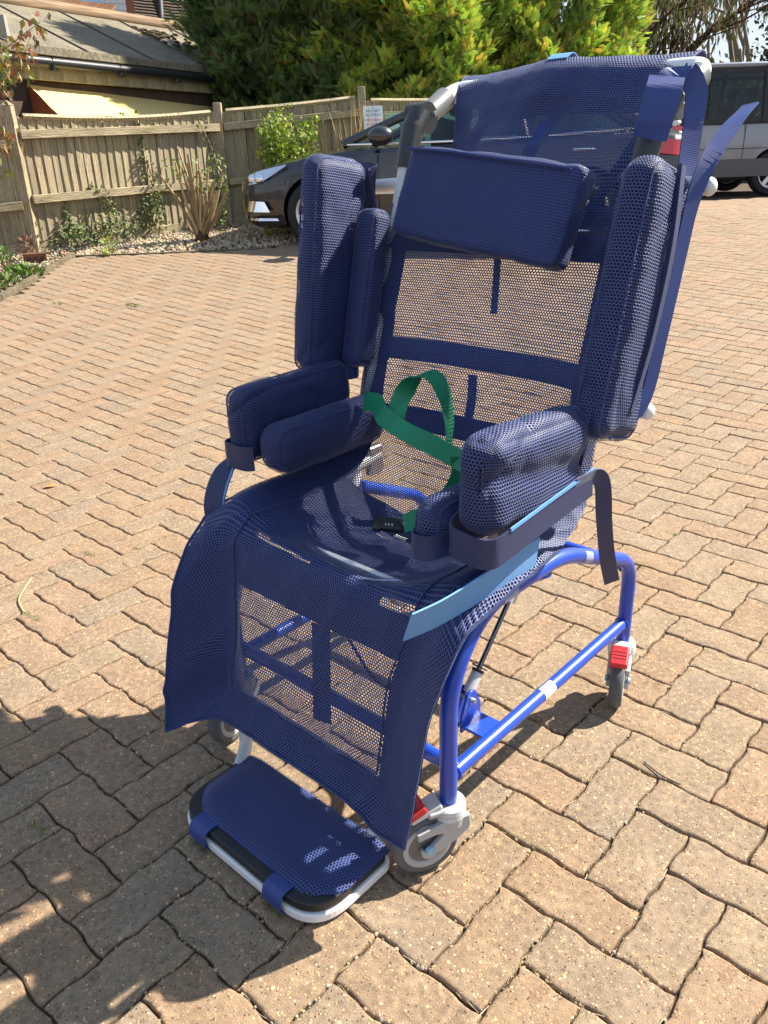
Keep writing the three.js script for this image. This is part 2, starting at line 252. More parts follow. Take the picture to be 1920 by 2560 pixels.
  tag(lf, 'small brown fallen leaf lying on the sunlit paving', 'leaf');
  const a = [onGround(80, 1450), onGround(62, 1475), onGround(48, 1505), onGround(62, 1535)].map((p) => p.add(V3(0, 0.006, 0)));
  tag(mesh('dry_stalk', new THREE.TubeGeometry(new THREE.CatmullRomCurve3(a), 20, 0.0024, 6), std({ color: lin(0.55, 0.4, 0.18), roughness: 0.8 })), 'curved straw coloured stalk lying on the paving', 'stalk');
  const b = [onGround(1610, 1908), onGround(1650, 1940), onGround(1700, 1965)].map((p) => p.add(V3(0, 0.004, 0)));
  tag(mesh('thin_twig', new THREE.TubeGeometry(new THREE.CatmullRomCurve3(b), 12, 0.0016, 5), std({ color: lin(0.06, 0.045, 0.03), roughness: 0.8 })), 'thin dark twig on the sunlit paving', 'twig');
}

// ================================================================ the tilting shower chair
const holes = tex(96, 96, (u, v) => { let a = 1; for (const [x, y] of [[0.5, 0.25], [0, 0.75], [1, 0.75]]) { const e = Math.hypot((u - x) * 0.0064 / 0.00235, (v - y) * 0.0112 / 0.00215); a = Math.min(a, clamp((e - 0.75) * 1.7, 0, 1)); } return a; }, false, 0.0064, 0.0112);
const knit = tex(64, 64, (u, v) => 0.5 + 0.5 * Math.sin(u * 6.283 * 2) * Math.sin(v * 6.283 * 2), false, 0.005);
const ribs = tex(64, 64, (u, v) => 0.5 + 0.35 * Math.sin(v * 6.283 * 4) + 0.15 * Math.sin(u * 6.283 * 6), false, 0.012);
const NAVY = lin(0.011, 0.034, 0.170);
const matMesh = phy({ color: NAVY, roughness: 0.6, ior: 1.72, clearcoat: 0.3, clearcoatRoughness: 0.55, sheen: 0.8, sheenColor: lin(0.8, 0.88, 1.0), sheenRoughness: 0.5, bumpMap: holes, bumpScale: 0.0011, alphaMap: holes, alphaTest: 0.5, side: THREE.DoubleSide });
const matFoam = phy({ color: lin(0.009, 0.015, 0.06), roughness: 0.8, side: THREE.DoubleSide });
const matKnit = phy({ color: NAVY, roughness: 0.6, sheen: 0.7, sheenColor: lin(0.7, 0.76, 0.9), sheenRoughness: 0.5, bumpMap: knit, bumpScale: 0.0006, side: THREE.DoubleSide });
const matWeb = phy({ color: lin(0.010, 0.02, 0.085), roughness: 0.55, ior: 1.65, sheen: 0.8, sheenColor: lin(0.7, 0.75, 0.9), sheenRoughness: 0.45, bumpMap: ribs, bumpScale: 0.0005 });
const matBand = phy({ color: lin(0.016, 0.042, 0.20), roughness: 0.55, ior: 1.6, sheen: 0.5, sheenColor: lin(0.3, 0.4, 0.7), sheenRoughness: 0.4, bumpMap: ribs, bumpScale: 0.00025 });
const matHook = phy({ color: lin(0.13, 0.33, 0.66), roughness: 0.7, sheen: 0.8, sheenColor: lin(0.5, 0.65, 0.85), sheenRoughness: 0.5, bumpMap: ribs, bumpScale: 0.0004 });
const matGreen = phy({ color: lin(0.003, 0.21, 0.095), roughness: 0.5, sheen: 0.5, sheenColor: lin(0.1, 0.5, 0.35), sheenRoughness: 0.4, bumpMap: ribs, bumpScale: 0.0003 });
const scratch = tnoise(20, 9, 3);
const scuff = tex(256, 256, (u, v) => 0.34 + 0.3 * Math.max(0, scratch(u, v) * 2), false, 0.4);
const matBlue = phy({ color: lin(0.010, 0.058, 0.42), roughness: 1, roughnessMap: scuff, clearcoat: 0.35, clearcoatRoughness: 0.2 });
const matWhite = phy({ color: lin(0.74, 0.74, 0.72), roughness: 0.35, clearcoat: 0.3, clearcoatRoughness: 0.2 });
const matGrey = phy({ color: lin(0.38, 0.39, 0.39), roughness: 0.5 });
const matPale = phy({ color: lin(0.55, 0.56, 0.56), roughness: 0.45 });
const matBlack = phy({ color: lin(0.016, 0.016, 0.018), roughness: 0.45 });
const matHinge = phy({ color: lin(0.03, 0.032, 0.034), roughness: 0.42 });
const matRed = phy({ color: lin(0.6, 0.025, 0.03), roughness: 0.4 });
const matChrome = phy({ color: lin(0.75, 0.73, 0.70), metalness: 1, roughness: 0.16 });
const matSteel = phy({ color: lin(0.6, 0.59, 0.57), metalness: 1, roughness: 0.35 });
const matTyre = phy({ color: lin(0.10, 0.10, 0.105), roughness: 0.75 });
const chair = thing('shower_chair', 'navy mesh tilting shower chair with blue wheeled frame and padded sides', 'shower chair', V3(0.0724, 0, -1.5646));
chair.rotation.y = -42.9 * D2R;
const cp = (n, g, m, p = chair) => mesh(n, g, m, p);
const P = V3;
// ---- blue base
for (const s of [1, -1]) {
  const u = 0.31 * s;
  cp('side_frame', tube([P(u, 0.142, 0.29), P(u, 0.41, 0.29), P(u, 0.522, 0.195), P(u, 0.519, -0.075), P(u, 0.372, -0.405), P(u, 0.15, -0.405)], 0.0165, 0.07, 20, 120), matBlue);
  cp('lower_rail', tube([P(u, 0.205, 0.285), P(u, 0.205, -0.40)], 0.0145, 0.02, 20, 8), matBlue);
  // upright plate that carries the seat pivot
  const sh = new THREE.Shape(); sh.moveTo(-0.05, 0); sh.lineTo(0.06, 0); sh.lineTo(0.05, 0.03); sh.quadraticCurveTo(0.03, 0.085, 0.005, 0.085); sh.quadraticCurveTo(-0.03, 0.08, -0.05, 0);
  const pl = new THREE.ExtrudeGeometry(sh, { depth: 0.005, bevelSize: 0.001, bevelThickness: 0.001, bevelSegments: 1 }).rotateY(-Math.PI / 2).translate(u - 0.012 * s, 0.525, -0.02);
  const plate = cp('pivot_plate', pl, matBlue);
  cp('pivot_knob', merge([cyl(P(u - 0.012 * s, 0.556, 0.015), P(u + 0.012 * s, 0.556, 0.015), 0.011), cyl(P(u - 0.01 * s, 0.585, -0.01), P(u + 0.008 * s, 0.585, -0.01), 0.012), rbox(0.008, 0.032, 0.018, 0.004, u + 0.008 * s, 0.556, -0.03)]), matChrome, plate);
}
cp('cross_bar', tube([P(-0.31, 0.215, 0.272), P(0.31, 0.215, 0.272)], 0.0145, 0.02, 16, 6), matBlue);
cp('cross_bar', tube([P(-0.31, 0.36, -0.395), P(0.31, 0.36, -0.395)], 0.0145, 0.02, 16, 6), matBlue);
cp('cross_bar', tube([P(-0.31, 0.505, -0.02), P(-0.2, 0.43, -0.02), P(0.2, 0.43, -0.02), P(0.31, 0.505, -0.02)], 0.0145, 0.05, 16, 30), matBlue);
{ // bracket on the lower rail and the gas strut
  const sh = new THREE.Shape(); sh.moveTo(-0.03, 0); sh.lineTo(0.03, 0); sh.lineTo(0.03, 0.04); sh.lineTo(0.012, 0.078); sh.quadraticCurveTo(0, 0.086, -0.012, 0.078); sh.lineTo(-0.03, 0.035); sh.closePath();
  const h = new THREE.Path(); h.absellipse(0, 0.06, 0.0045, 0.009, 0, 6.3, true); sh.holes.push(h);
  const up = new THREE.ExtrudeGeometry(sh, { depth: 0.004, bevelSize: 0.0012, bevelThickness: 0.001, bevelSegments: 2 });
  const br = cp('strut_bracket', merge([up.clone().rotateY(Math.PI / 2).translate(0.247, 0.2, 0.14), rbox(0.06, 0.005, 0.062, 0.002, 0.276, 0.213, 0.14), up.clone().rotateY(Math.PI / 2).translate(0.222, 0.2, 0.14)]), matBlue);
  const a = P(0.238, 0.262, 0.14), b = P(0.245, 0.64, -0.185), at = (t) => a.clone().lerp(b, t);
  const st = cp('gas_strut', cyl(at(0.42), at(0.97), 0.0145, 0.0145, 20), matChrome);
  cp('piston_rod', cyl(at(0.12), at(0.43), 0.0052), phy({ color: lin(0.16, 0.17, 0.19), metalness: 1, roughness: 0.12 }), st);
  cp('strut_end', merge([cyl(at(0.02), at(0.11), 0.0125, 0.0115, 12), cyl(P(0.215, 0.262, 0.14), P(0.262, 0.262, 0.14), 0.005)]), matPale, st);
  cp('strut_collar', merge([cyl(at(0.11), at(0.122), 0.013), cyl(at(0.128), at(0.134), 0.0165)]), matBlack, st);
  const cab = [at(0.03), P(0.18, 0.255, 0.17), P(0.06, 0.245, 0.2), P(-0.05, 0.30, 0.18)];
  cp('release_cable', new THREE.TubeGeometry(new THREE.CatmullRomCurve3(cab), 30, 0.0035, 8), matBlack, st);
}
{ // stickers on the frame
  const cv = document.createElement('canvas'); cv.width = 128; cv.height = 96; const x = cv.getContext('2d'); x.fillStyle = '#f4f6f6'; x.fillRect(0, 0, 128, 96); x.strokeStyle = '#7fb4d8'; x.lineWidth = 5; x.beginPath(); x.arc(70, 36, 20, 2.5, 6.8); x.stroke(); x.beginPath(); x.arc(72, 40, 10, 3, 7.4); x.stroke(); x.fillStyle = '#6f94b8'; for (let i = 0; i < 7; i++) x.fillRect(28 + i * 11, 68, 7, 12);
  const t = new THREE.CanvasTexture(cv); t.colorSpace = THREE.SRGBColorSpace;
  const st = (r, len, arc, from) => new THREE.CylinderGeometry(r, r, len, 16, 1, true, from, arc).rotateX(Math.PI / 2);
  const s = cp('sticker', st(0.0151, 0.042, 2.9, 0.5).translate(0.31, 0.205, -0.045), phy({ map: t, roughness: 0.4, side: THREE.DoubleSide }));
  const film = phy({ color: lin(0.30, 0.33, 0.52), roughness: 0.25, side: THREE.DoubleSide });
  cp('sticker', st(0.0170, 0.045, 2.4, 0.2).translate(0.31, 0.5205, 0.125), film);
  cp('sticker', st(0.0170, 0.035, 1.6, 0.9).rotateX(-0.418).translate(0.31, 0.479, -0.165), film);
}
// weld beads where the tubes meet
for (const s of [1, -1]) for (const [y, v] of [[0.205, 0.272], [0.205, -0.390], [0.36, -0.388]]) cp('weld_bead', new THREE.TorusGeometry(0.0155, 0.0028, 6, 22).rotateX(v === -0.388 ? 0 : 0).rotateY(v === -0.388 ? Math.PI / 2 : 0).translate(v === -0.388 ? 0.294 * s : 0.31 * s, y, v === -0.388 ? -0.395 : v), matBlue);
// ---- casters: stem at the origin, wheel towards +z
function caster() {
  const g = new THREE.Group(); g.name = 'caster';
  const cz = 0.05, R = 0.068;
  const prof = [[0.047, -0.013], [0.057, -0.0155], [0.063, -0.0145], [0.0672, -0.008], [R, 0], [0.0672, 0.008], [0.063, 0.0145], [0.057, 0.0155], [0.047, 0.013]].map(([r, y]) => new THREE.Vector2(r, y));
  mesh('tyre', new THREE.LatheGeometry(prof, 48).rotateZ(Math.PI / 2).translate(0, R, cz), matTyre, g);
  const rim = mesh('rim', merge([new THREE.LatheGeometry([[0.008, -0.011], [0.038, -0.0115], [0.0415, -0.0162], [0.0495, -0.0162], [0.0505, -0.012], [0.0505, 0.012], [0.0495, 0.0162], [0.0415, 0.0162], [0.038, 0.0115], [0.008, 0.011]].map(([r, y]) => new THREE.Vector2(r, y)), 40).rotateZ(Math.PI / 2).translate(0, R, cz)]), matGrey, g);
  mesh('hub_disc', cyl(P(-0.012, R, cz), P(0.012, R, cz), 0.040, 0.040, 36), phy({ color: lin(0.13, 0.13, 0.132), roughness: 0.5 }), g);
  const sh = new THREE.Shape(); sh.moveTo(-0.030, 0.122); sh.lineTo(0.026, 0.122); sh.quadraticCurveTo(0.052, 0.115, 0.072, 0.112); sh.lineTo(0.070, 0.098); sh.quadraticCurveTo(0.03, 0.108, 0.018, 0.096); sh.quadraticCurveTo(0.028, 0.085, 0.056, 0.062); sh.absarc(cz, R - 0.004, 0.0145, 0.3, -2.6, true); sh.quadraticCurveTo(-0.02, 0.078, -0.032, 0.10); sh.closePath();
  const cheek = new THREE.ExtrudeGeometry(sh, { depth: 0.006, bevelSize: 0.0025, bevelThickness: 0.0025, bevelSegments: 3, curveSegments: 10 }).rotateY(-Math.PI / 2);
  mesh('fork', merge([cheek.clone().translate(-0.0185, 0, 0), cheek.clone().translate(0.0245, 0, 0), cyl(P(0, 0.104, 0), P(0, 0.124, 0), 0.031, 0.0325, 28), rbox(0.046, 0.014, 0.058, 0.006, 0, 0.143, 0.022)]), matGrey, g);
  mesh('stem_cap', merge([cyl(P(0, 0.1235, 0), P(0, 0.134, 0), 0.0335, 0.0335, 32), cyl(P(0, 0.135, 0), P(0, 0.146, 0), 0.0335, 0.0325, 32), cyl(P(0, 0.146, 0), P(0, 0.149, 0), 0.0325, 0.029, 32)]), matPale, g);
  for (const s of [1, -1]) mesh('axle_bolt', cyl(P(0.024 * s, R, cz), P(0.0298 * s, R, cz), 0.0095, 0.008, 18), phy({ color: lin(0.22, 0.42, 0.60), roughness: 0.4 }), g);
  const ped = mesh('brake_pedal', merge([rbox(0.042, 0.018, 0.056, 0.005, 0, 0, 0)]).rotateX(0.42).translate(0, 0.152, 0.078), matRed, g);
  mesh('pedal_base', rbox(0.038, 0.014, 0.066, 0.004, 0, 0, 0).rotateX(0.28).translate(0, 0.1475, 0.052), matPale, g);
  for (let i = 0; i < 3; i++) mesh('pedal_groove', box(0.03, 0.0012, 0.0012, 0, 0.0092, -0.008 + i * 0.009).rotateX(0.42).translate(0, 0.152, 0.078), matBlack, g);
  return g;
}
{ const c0 = caster(); for (const [u, v, h, first] of [[0.31, 0.29, -26, 1], [0.31, -0.405, 22], [-0.31, 0.29, 12], [-0.31, -0.405, 40]]) { const c = first ? c0 : c0.clone(); c.position.set(u, 0, v); c.rotation.y = h * D2R; chair.add(c); } }
// ---- white seat and back frame
for (const s of [1, -1]) {
  cp('seat_tube', tube([P(0.275 * s, 0.575, -0.175), P(0.278 * s, 0.515, 0.255), P(0.262 * s, 0.33, 0.33), P(0.2 * s, 0.055, 0.37), P(0.17 * s, 0.036, 0.42)], 0.0145, 0.06, 16, 80), phy({ color: lin(0.5, 0.51, 0.52), roughness: 0.4, clearcoat: 0.3 }));
  cp('back_tube', tube([P(0.275 * s, 0.50, -0.07), P(0.287 * s, 0.60, -0.125), P(0.29 * s, 1.255, -0.325)], 0.0165, 0.06, 18, 40), matWhite);
  cp('pad_bar', tube([P(0.28 * s, 1.195, -0.308), P(0.425 * s, 1.188, -0.302)], 0.015, 0.02, 16, 6), matWhite);
  cp('pad_bar', tube([P(0.28 * s, 0.80, -0.19), P(0.405 * s, 0.803, -0.192)], 0.015, 0.02, 16, 6), matWhite);
  for (const [y, v, u] of [[1.188, -0.302, 0.425], [0.803, -0.192, 0.405]]) cp('bar_cap', new THREE.SphereGeometry(0.0160, 18, 12).scale(0.8, 1, 1).translate(u * s, y, v), matWhite);
  cp('arm_bar', tube([P(0.285 * s, 0.66, -0.145), P(0.335 * s, 0.665, -0.05), P(0.335 * s, 0.67, 0.2)], 0.012, 0.05, 12, 30), matWhite);
  cp('tilt_joint', merge([rbox(0.022, 0.075, 0.05, 0.006, 0.275 * s, 0.565, -0.16), cyl(P(0.27 * s, 0.575, -0.165), P(0.295 * s, 0.575, -0.165), 0.011)]), matSteel);
  // head hinge
  const hin = cp('head_hinge', merge([cyl(P(0.289 * s, 1.225, -0.316), P(0.295 * s, 1.312, -0.352), 0.0235, 0.026, 18), cyl(P(0.275 * s, 1.332, -0.385), P(0.322 * s, 1.332, -0.385), 0.034, 0.034, 28), cyl(P(0.296 * s, 1.30, -0.348), P(0.298 * s, 1.338, -0.383), 0.027, 0.03, 16)]), matHinge);
  for (const k of [-0.0245, 0.0245]) cp('hinge_screw', cyl(P((0.2985 + k) * s, 1.334, -0.387), P((0.2985 + k * 1.1) * s, 1.334, -0.387), 0.009), matChrome, hin);
  cp('hinge_arm', cyl(P(0.298 * s, 1.338, -0.405), P(0.305 * s, 1.375, -0.485), 0.0245, 0.026, 18), phy({ color: lin(0.16, 0.165, 0.165), roughness: 0.4 }), hin);
}
cp('head_bar', tube([P(-0.302, 1.372, -0.475), P(-0.302, 1.392, -0.53), P(0.0, 1.398, -0.555), P(0.296, 1.392, -0.53), P(0.300, 1.372, -0.475)], 0.0205, 0.075, 18, 100), matWhite);
cp('seat_cross_tube', tube([P(-0.278, 0.5, 0.2), P(0.278, 0.5, 0.2)], 0.012, 0.02, 12, 4), matWhite);
cp('seat_cross_tube', tube([P(-0.275, 0.49, -0.1), P(-0.2, 0.41, -0.09), P(0.2, 0.41, -0.09), P(0.275, 0.49, -0.1)], 0.012, 0.05, 12, 30), matWhite);
cp('leg_cross_tube', tube([P(-0.225, 0.17, 0.352), P(0.225, 0.17, 0.352)], 0.011, 0.02, 12, 4), matWhite);
// ---- the long mesh sling: back, seat and legs in one sheet
const slingRows = [ // yc, vc | edge y, v, u | outer y, v, u | outer of the other side (v)
  [1.155, -0.322, 1.155, -0.283, 0.30, 1.15, -0.312, 0.318], [1.04, -0.272, 1.04, -0.240, 0.30, 1.04, -0.272, 0.318], [0.90, -0.232, 0.90, -0.197, 0.30, 0.90, -0.228, 0.318], [0.78, -0.202, 0.78, -0.161, 0.30, 0.78, -0.192, 0.318],
  [0.66, -0.176, 0.69, -0.134, 0.30, 0.69, -0.162, 0.318], [0.56, -0.146, 0.63, -0.095, 0.302, 0.61, -0.105, 0.338], [0.495, -0.085, 0.60, -0.025, 0.305, 0.58, -0.02, 0.348], [0.475, 0.03, 0.597, 0.06, 0.308, 0.57, 0.06, 0.356],
  [0.485, 0.15, 0.598, 0.16, 0.31, 0.565, 0.168, 0.36], [0.523, 0.238, 0.588, 0.24, 0.305, 0.55, 0.265, 0.36], [0.535, 0.277, 0.555, 0.29, 0.295, 0.52, 0.325, 0.355], [0.50, 0.306, 0.50, 0.318, 0.28, 0.465, 0.378, 0.35],
  [0.40, 0.336, 0.40, 0.346, 0.262, 0.365, 0.422, 0.343], [0.28, 0.365, 0.28, 0.371, 0.252, 0.245, 0.458, 0.338], [0.205, 0.386, 0.195, 0.386, 0.247, 0.16, 0.476, 0.334], [0.160, 0.422, 0.142, 0.428, 0.24, 0.098, 0.490, 0.33],
];
const leftOuterV = [null, null, null, null, null, null, null, null, null, 0.262, 0.315, 0.362, 0.398, 0.42, 0.43, 0.437], leftOuterY = { 14: 0.2, 15: 0.158 };
const grid = slingRows.map(([yc, vc, ye, ve, ue, yo, vo, uo], i) => {
  const at = (u, k) => P(u, lerp(yc, ye, k), lerp(vc, ve, k)), iu = 0.235 * (i > 11 ? 0.88 : 1), seat = i > 4 && i < 11, k1 = seat ? 0.62 : 0.45, k2 = seat ? 0.1 : 0.06;
  return [P(-uo, yo, vo), P(-ue, ye, ve), at(-iu, k1), at(-0.12, k2), at(0, 0), at(0.12, k2), at(iu, k1), P(ue, ye, ve), P(uo, leftOuterY[i] ?? yo, leftOuterV[i] ?? vo)];
});
const SU = 64, SV = 150;
const slingGeo = sheet(grid, SU, SV, (p, a, b) => { const w = Math.abs(a - 0.5) < 0.36 ? 1 : 0.5, back = b < 0.32; const rd = Math.pow(Math.max(0, 1 - 4.5 * Math.abs(fbm(p.x * 7 + p.z * 3, p.y * 4.5 - p.x * 3, p.z * 5, 2))), 2); return P(0, 0.006 * w * fbm(p.x * 7, p.y * 5 + 3, p.z * 9, 2) + (back ? 0 : 0.006 * rd), (back ? 0.012 * w * fbm(p.x * 6 + 4, p.y * 6, 2, 2) : 0.008 * w * fbm(p.x * 9, p.y * 4, p.z * 4, 2)) + 0.006 * rd); });
const sling = cp('sling', merge([slingGeo, offset(slingGeo, -0.0014)]), matMesh);
const border = (a, b) => a < 0.235 || a > 0.765 || b > 0.925 || b < 0.02;
cp('sling_border', offset(part(slingGeo, SU, SV, border), -0.0055), matKnit, sling);
cp('seat_lining', offset(part(slingGeo, SU, SV, (a, b) => a > 0.2 && a < 0.8 && b > 0.405 && b < 0.77 && !(((a - 0.44) / 0.055) ** 2 + ((b - 0.455) / 0.012) ** 2 < 1) && !(Math.abs(a - 0.67) < 0.06 && Math.abs(b - 0.47 - (a - 0.67) * 0.1) < 0.006) && !(Math.abs(a - 0.36) < 0.09 && Math.abs(b - 0.655 - (a - 0.36) * 0.12) < 0.012) && !(Math.abs(a - 0.70) < 0.05 && Math.abs(b - 0.70) < 0.018)), -0.010), matKnit, sling);
{ // raised hem along the free edges
  const p = slingGeo.attributes.position, at = (i, j) => P(p.getX(i * (SU + 1) + j), p.getY(i * (SU + 1) + j), p.getZ(i * (SU + 1) + j));
  const hem = (l, r = 0.0032) => new THREE.TubeGeometry(new THREE.CatmullRomCurve3(l), l.length * 3, r, 6);
  const e1 = [], e2 = [], e3 = [], s1 = [], s2 = [], s3 = [];
  for (let i = 62; i <= SV; i += 2) { e1.push(at(i, 0)); e2.push(at(i, SU)); }
  for (let j = 0; j <= SU; j += 2) e3.push(at(SV, j));
  for (let i = 30; i <= 139; i += 2) { s1.push(at(i, 15).add(P(0, 0.001, 0.001))); s2.push(at(i, SU - 15).add(P(0, 0.001, 0.001))); }
  for (let j = 15; j <= SU - 15; j += 2) s3.push(at(139, j).add(P(0, 0, 0.001)));
  cp('hem', merge([hem(e1), hem(e2), hem(e3)]), matKnit, sling); cp('seam', merge([hem(s1, 0.002), hem(s2, 0.002), hem(s3, 0.002)]), matKnit, sling);
}
// tension straps behind the back and under the seat
const across = (y, v, w, u = 0.3, sag = 0.02, dy = 0) => ribbon([P(-u, y, v + sag), P(-u * 0.5, y + dy * 0.5, v + 0.004), P(0, y + dy, v), P(u * 0.5, y + dy * 0.5, v + 0.004), P(u, y, v + sag)], [P(0, 1, -0.28)], w, 0.002, 30);
cp('tension_strap', across(0.838, -0.236, 0.052, 0.3, 0.03), matKnit, sling);
cp('tension_strap', across(0.682, -0.20, 0.055, 0.3, 0.04), matKnit, sling);
cp('tension_strap', across(1.075, -0.30, 0.05, 0.3, 0.03), matKnit, sling);
const under = (y, v, w) => ribbon([P(-0.285, y + 0.05, v), P(-0.15, y + 0.01, v), P(0, y, v), P(0.15, y + 0.01, v), P(0.285, y + 0.05, v)], [P(0, 0, 1)], w, 0.002, 30);
cp('tension_strap', ribbon([P(-0.255, 0.475, 0.305), P(0, 0.465, 0.298), P(0.255, 0.475, 0.305)], [P(0, 1, -0.3)], 0.085, 0.002, 20), matKnit, sling);
cp('hanging_strap', ribbon([P(-0.005, 1.06, -0.285), P(-0.003, 1.0, -0.278), P(0.004, 0.935, -0.262)], [P(1, 0.06, 0)], 0.017, 0.002, 14), matBand, sling);
cp('hanging_strap', ribbon([P(-0.03, 0.80, -0.235), P(-0.026, 0.74, -0.225), P(-0.03, 0.67, -0.21)], [P(1, 0.1, 0)], 0.024, 0.002, 14), matBand, sling);
cp('hanging_strap', ribbon([P(0.02, 0.43, 0.318), P(0.03, 0.33, 0.335), P(0.05, 0.24, 0.36)], [P(1, 0.1, 0)], 0.05, 0.002, 14), matKnit, sling);
// ---- head sling over the top bar
{
  const rows = [[1.32, -0.595, -0.29, 0.27], [1.39, -0.588, -0.296, 0.272], [1.426, -0.556, -0.298, 0.272], [1.412, -0.512, -0.288, 0.268], [1.365, -0.474, -0.272, 0.268], [1.31, -0.432, -0.25, 0.272], [1.25, -0.388, -0.228, 0.272], [1.19, -0.355, -0.218, 0.258], [1.12, -0.335, -0.22, 0.248]];
  const g = sheet(rows.map(([y, v, a, b], i) => [0, 0.2, 0.42, 0.6, 0.8, 1].map((t, k) => P(lerp(a, b, t), y + (i < 5 ? [-0.004, 0.0, 0.012, 0.008, 0.0, -0.004][k] : 0) + (i > 6 ? [0.0, 0, 0, 0, -0.01, -0.02][k] : 0), v + (k === 0 || k === 5 ? (i > 4 ? -0.02 : -0.012) : k === 1 || k === 4 ? 0.0 : (i > 4 ? -0.012 : 0))))), 44, 70, (p, a, b) => P(0, 0.010 * fbm(p.x * 9 + 2, p.z * 9, 1, 2), 0.022 * fbm(p.x * 7, p.y * 8, 5, 3)));
  const hs = cp('head_sling', merge([g, offset(g, -0.0014)]), matMesh);
  cp('sling_border', offset(part(g, 44, 70, (a, b) => b < 0.53 || a < 0.1 || a > 0.9 || b > 0.93), -0.0055), matKnit, hs);
  const p = g.attributes.position, at = (i, j) => P(p.getX(i * 45 + j), p.getY(i * 45 + j), p.getZ(i * 45 + j)), l = [], r = [];
  for (let i = 0; i <= 70; i += 2) { l.push(at(i, 0)); r.push(at(i, 44)); }
  cp('hem', merge([l, r].map((q) => new THREE.TubeGeometry(new THREE.CatmullRomCurve3(q), 80, 0.003, 6))), matKnit, hs);
  cp('strap_tab', ribbon([P(-0.03, 1.436, -0.525), P(-0.03, 1.447, -0.552), P(-0.03, 1.436, -0.58)], [P(1, 0, 0)], 0.05, 0.002, 12), matHook, hs);
  cp('tension_strap', ribbon([P(-0.16, 1.35, -0.48), P(-0.18, 1.28, -0.43), P(-0.20, 1.21, -0.385)], [P(1, -0.25, 0)], 0.03, 0.002, 16), matKnit, hs);
  cp('tension_strap', ribbon([P(0.02, 1.34, -0.475), P(-0.01, 1.27, -0.42), P(-0.03, 1.19, -0.375)], [P(1, -0.25, 0)], 0.032, 0.002, 16), matKnit, hs);
  cp('tension_strap', ribbon([P(0.24, 1.31, -0.45), P(0.2, 1.21, -0.385), P(0.16, 1.13, -0.355)], [P(1, 0.4, 0)], 0.03, 0.002, 16), matKnit, hs);
  // loop of webbing over the hinge and its loose tail
  cp('strap_loop', ribbon([P(0.298, 1.272, -0.318), P(0.300, 1.315, -0.322), P(0.308, 1.362, -0.345), P(0.325, 1.374, -0.38), P(0.342, 1.345, -0.395), P(0.348, 1.29, -0.385), P(0.353, 1.22, -0.37), P(0.366, 1.13, -0.345)], [P(0.75, 0, -0.65), P(0.75, 0, -0.65), P(0.7, 0, -0.7), P(0.5, -0.2, -0.8), P(0.45, 0, -0.9), P(0.4, 0, -0.9)], 0.042, 0.0025, 50), matBand);
  cp('strap_loop', ribbon([P(0.312, 1.368, -0.335), P(0.318, 1.345, -0.312), P(0.314, 1.30, -0.300), P(0.306, 1.268, -0.300)], [P(0.8, 0.1, -0.6)], 0.062, 0.0025, 20), matBand);
}
// ---- cushions
function pad(name, w, h, d, r, m, seed, wr = 0.0022, bulge = 0.005, shape) {
  const g = cushion(w, h, d, r, 40, bulge, wr, seed, shape), o = cp(name, offset(g, -0.0045), matFoam);
  cp('mesh_cover', g, matMesh, o);
  for (const k of [-1, 1]) { // stitched seams where the side strip meets the two faces
    const x = k * (w / 2 - r * 0.42), q = [], a = h / 2 - r, b = d / 2 - r, R = r * 0.80; for (let i = 0; i < 48; i++) { const t = i / 48 * 4, e = Math.floor(t), f = (t - e) * Math.PI / 2 - (e % 2 ? 0 : 0), an = e * Math.PI / 2 + f, cy2 = (an < Math.PI / 2 || an >= 1.5 * Math.PI ? 1 : -1), cz2 = an < Math.PI ? 1 : -1; q.push(P(x, cy2 * a + R * Math.cos(an) * 1.0, cz2 * b + R * Math.sin(an))); }
    if (shape && k > 0) continue;
    cp('seam', new THREE.TubeGeometry(new THREE.CatmullRomCurve3(q, true, 'centripetal'), 120, 0.0022, 5, true), matKnit, o);
  }
  o.applyMatrix4(m); return o;
}
const frame = (c, ex, ey) => { const x = ex.clone().normalize(), y = ey.clone().addScaledVector(x, -ey.dot(x)).normalize(), z = x.clone().cross(y); return new THREE.Matrix4().makeBasis(x, y, z).setPosition(c); };
// side pads: x across, y up the back, z forwards
const tiltUp = (deg) => P(0, Math.cos(deg * D2R), -Math.sin(deg * D2R));
pad('side_pad', 0.075, 0.475, 0.165, 0.034, frame(P(-0.366, 1.02, -0.132), P(1, 0, 0), tiltUp(9)), 3, 0.004);
pad('side_pad', 0.075, 0.475, 0.165, 0.034, frame(P(0.366, 0.996, -0.162), P(1, 0, 0), tiltUp(16)), 8, 0.003);
pad('inner_pad', 0.062, 0.345, 0.06, 0.018, frame(P(-0.292, 0.975, -0.172), P(1, 0, 0), tiltUp(13)), 5, 0.0015);
// neck cushion with folded side
{
  const g = cushion(0.435, 0.182, 0.055, 0.012, 22, 0.004, 0.003, 12), o = cp('neck_cushion', g, matKnit), c = P(0.001, 1.158, -0.225);
  cp('mesh_cover', offset(g, 0.002), matMesh, o);
  o.applyMatrix4(frame(c, P(0.425, -0.048, 0.028), P(0.012, 0.17, -0.055)));
  cp('trim', ribbon([P(-0.215, 1.268, -0.232), P(-0.1, 1.259, -0.228), P(0.0, 1.247, -0.220), P(0.12, 1.233, -0.212), P(0.205, 1.222, -0.208)], [P(0, 0.4, 1)], 0.012, 0.004, 30), matKnit);
}
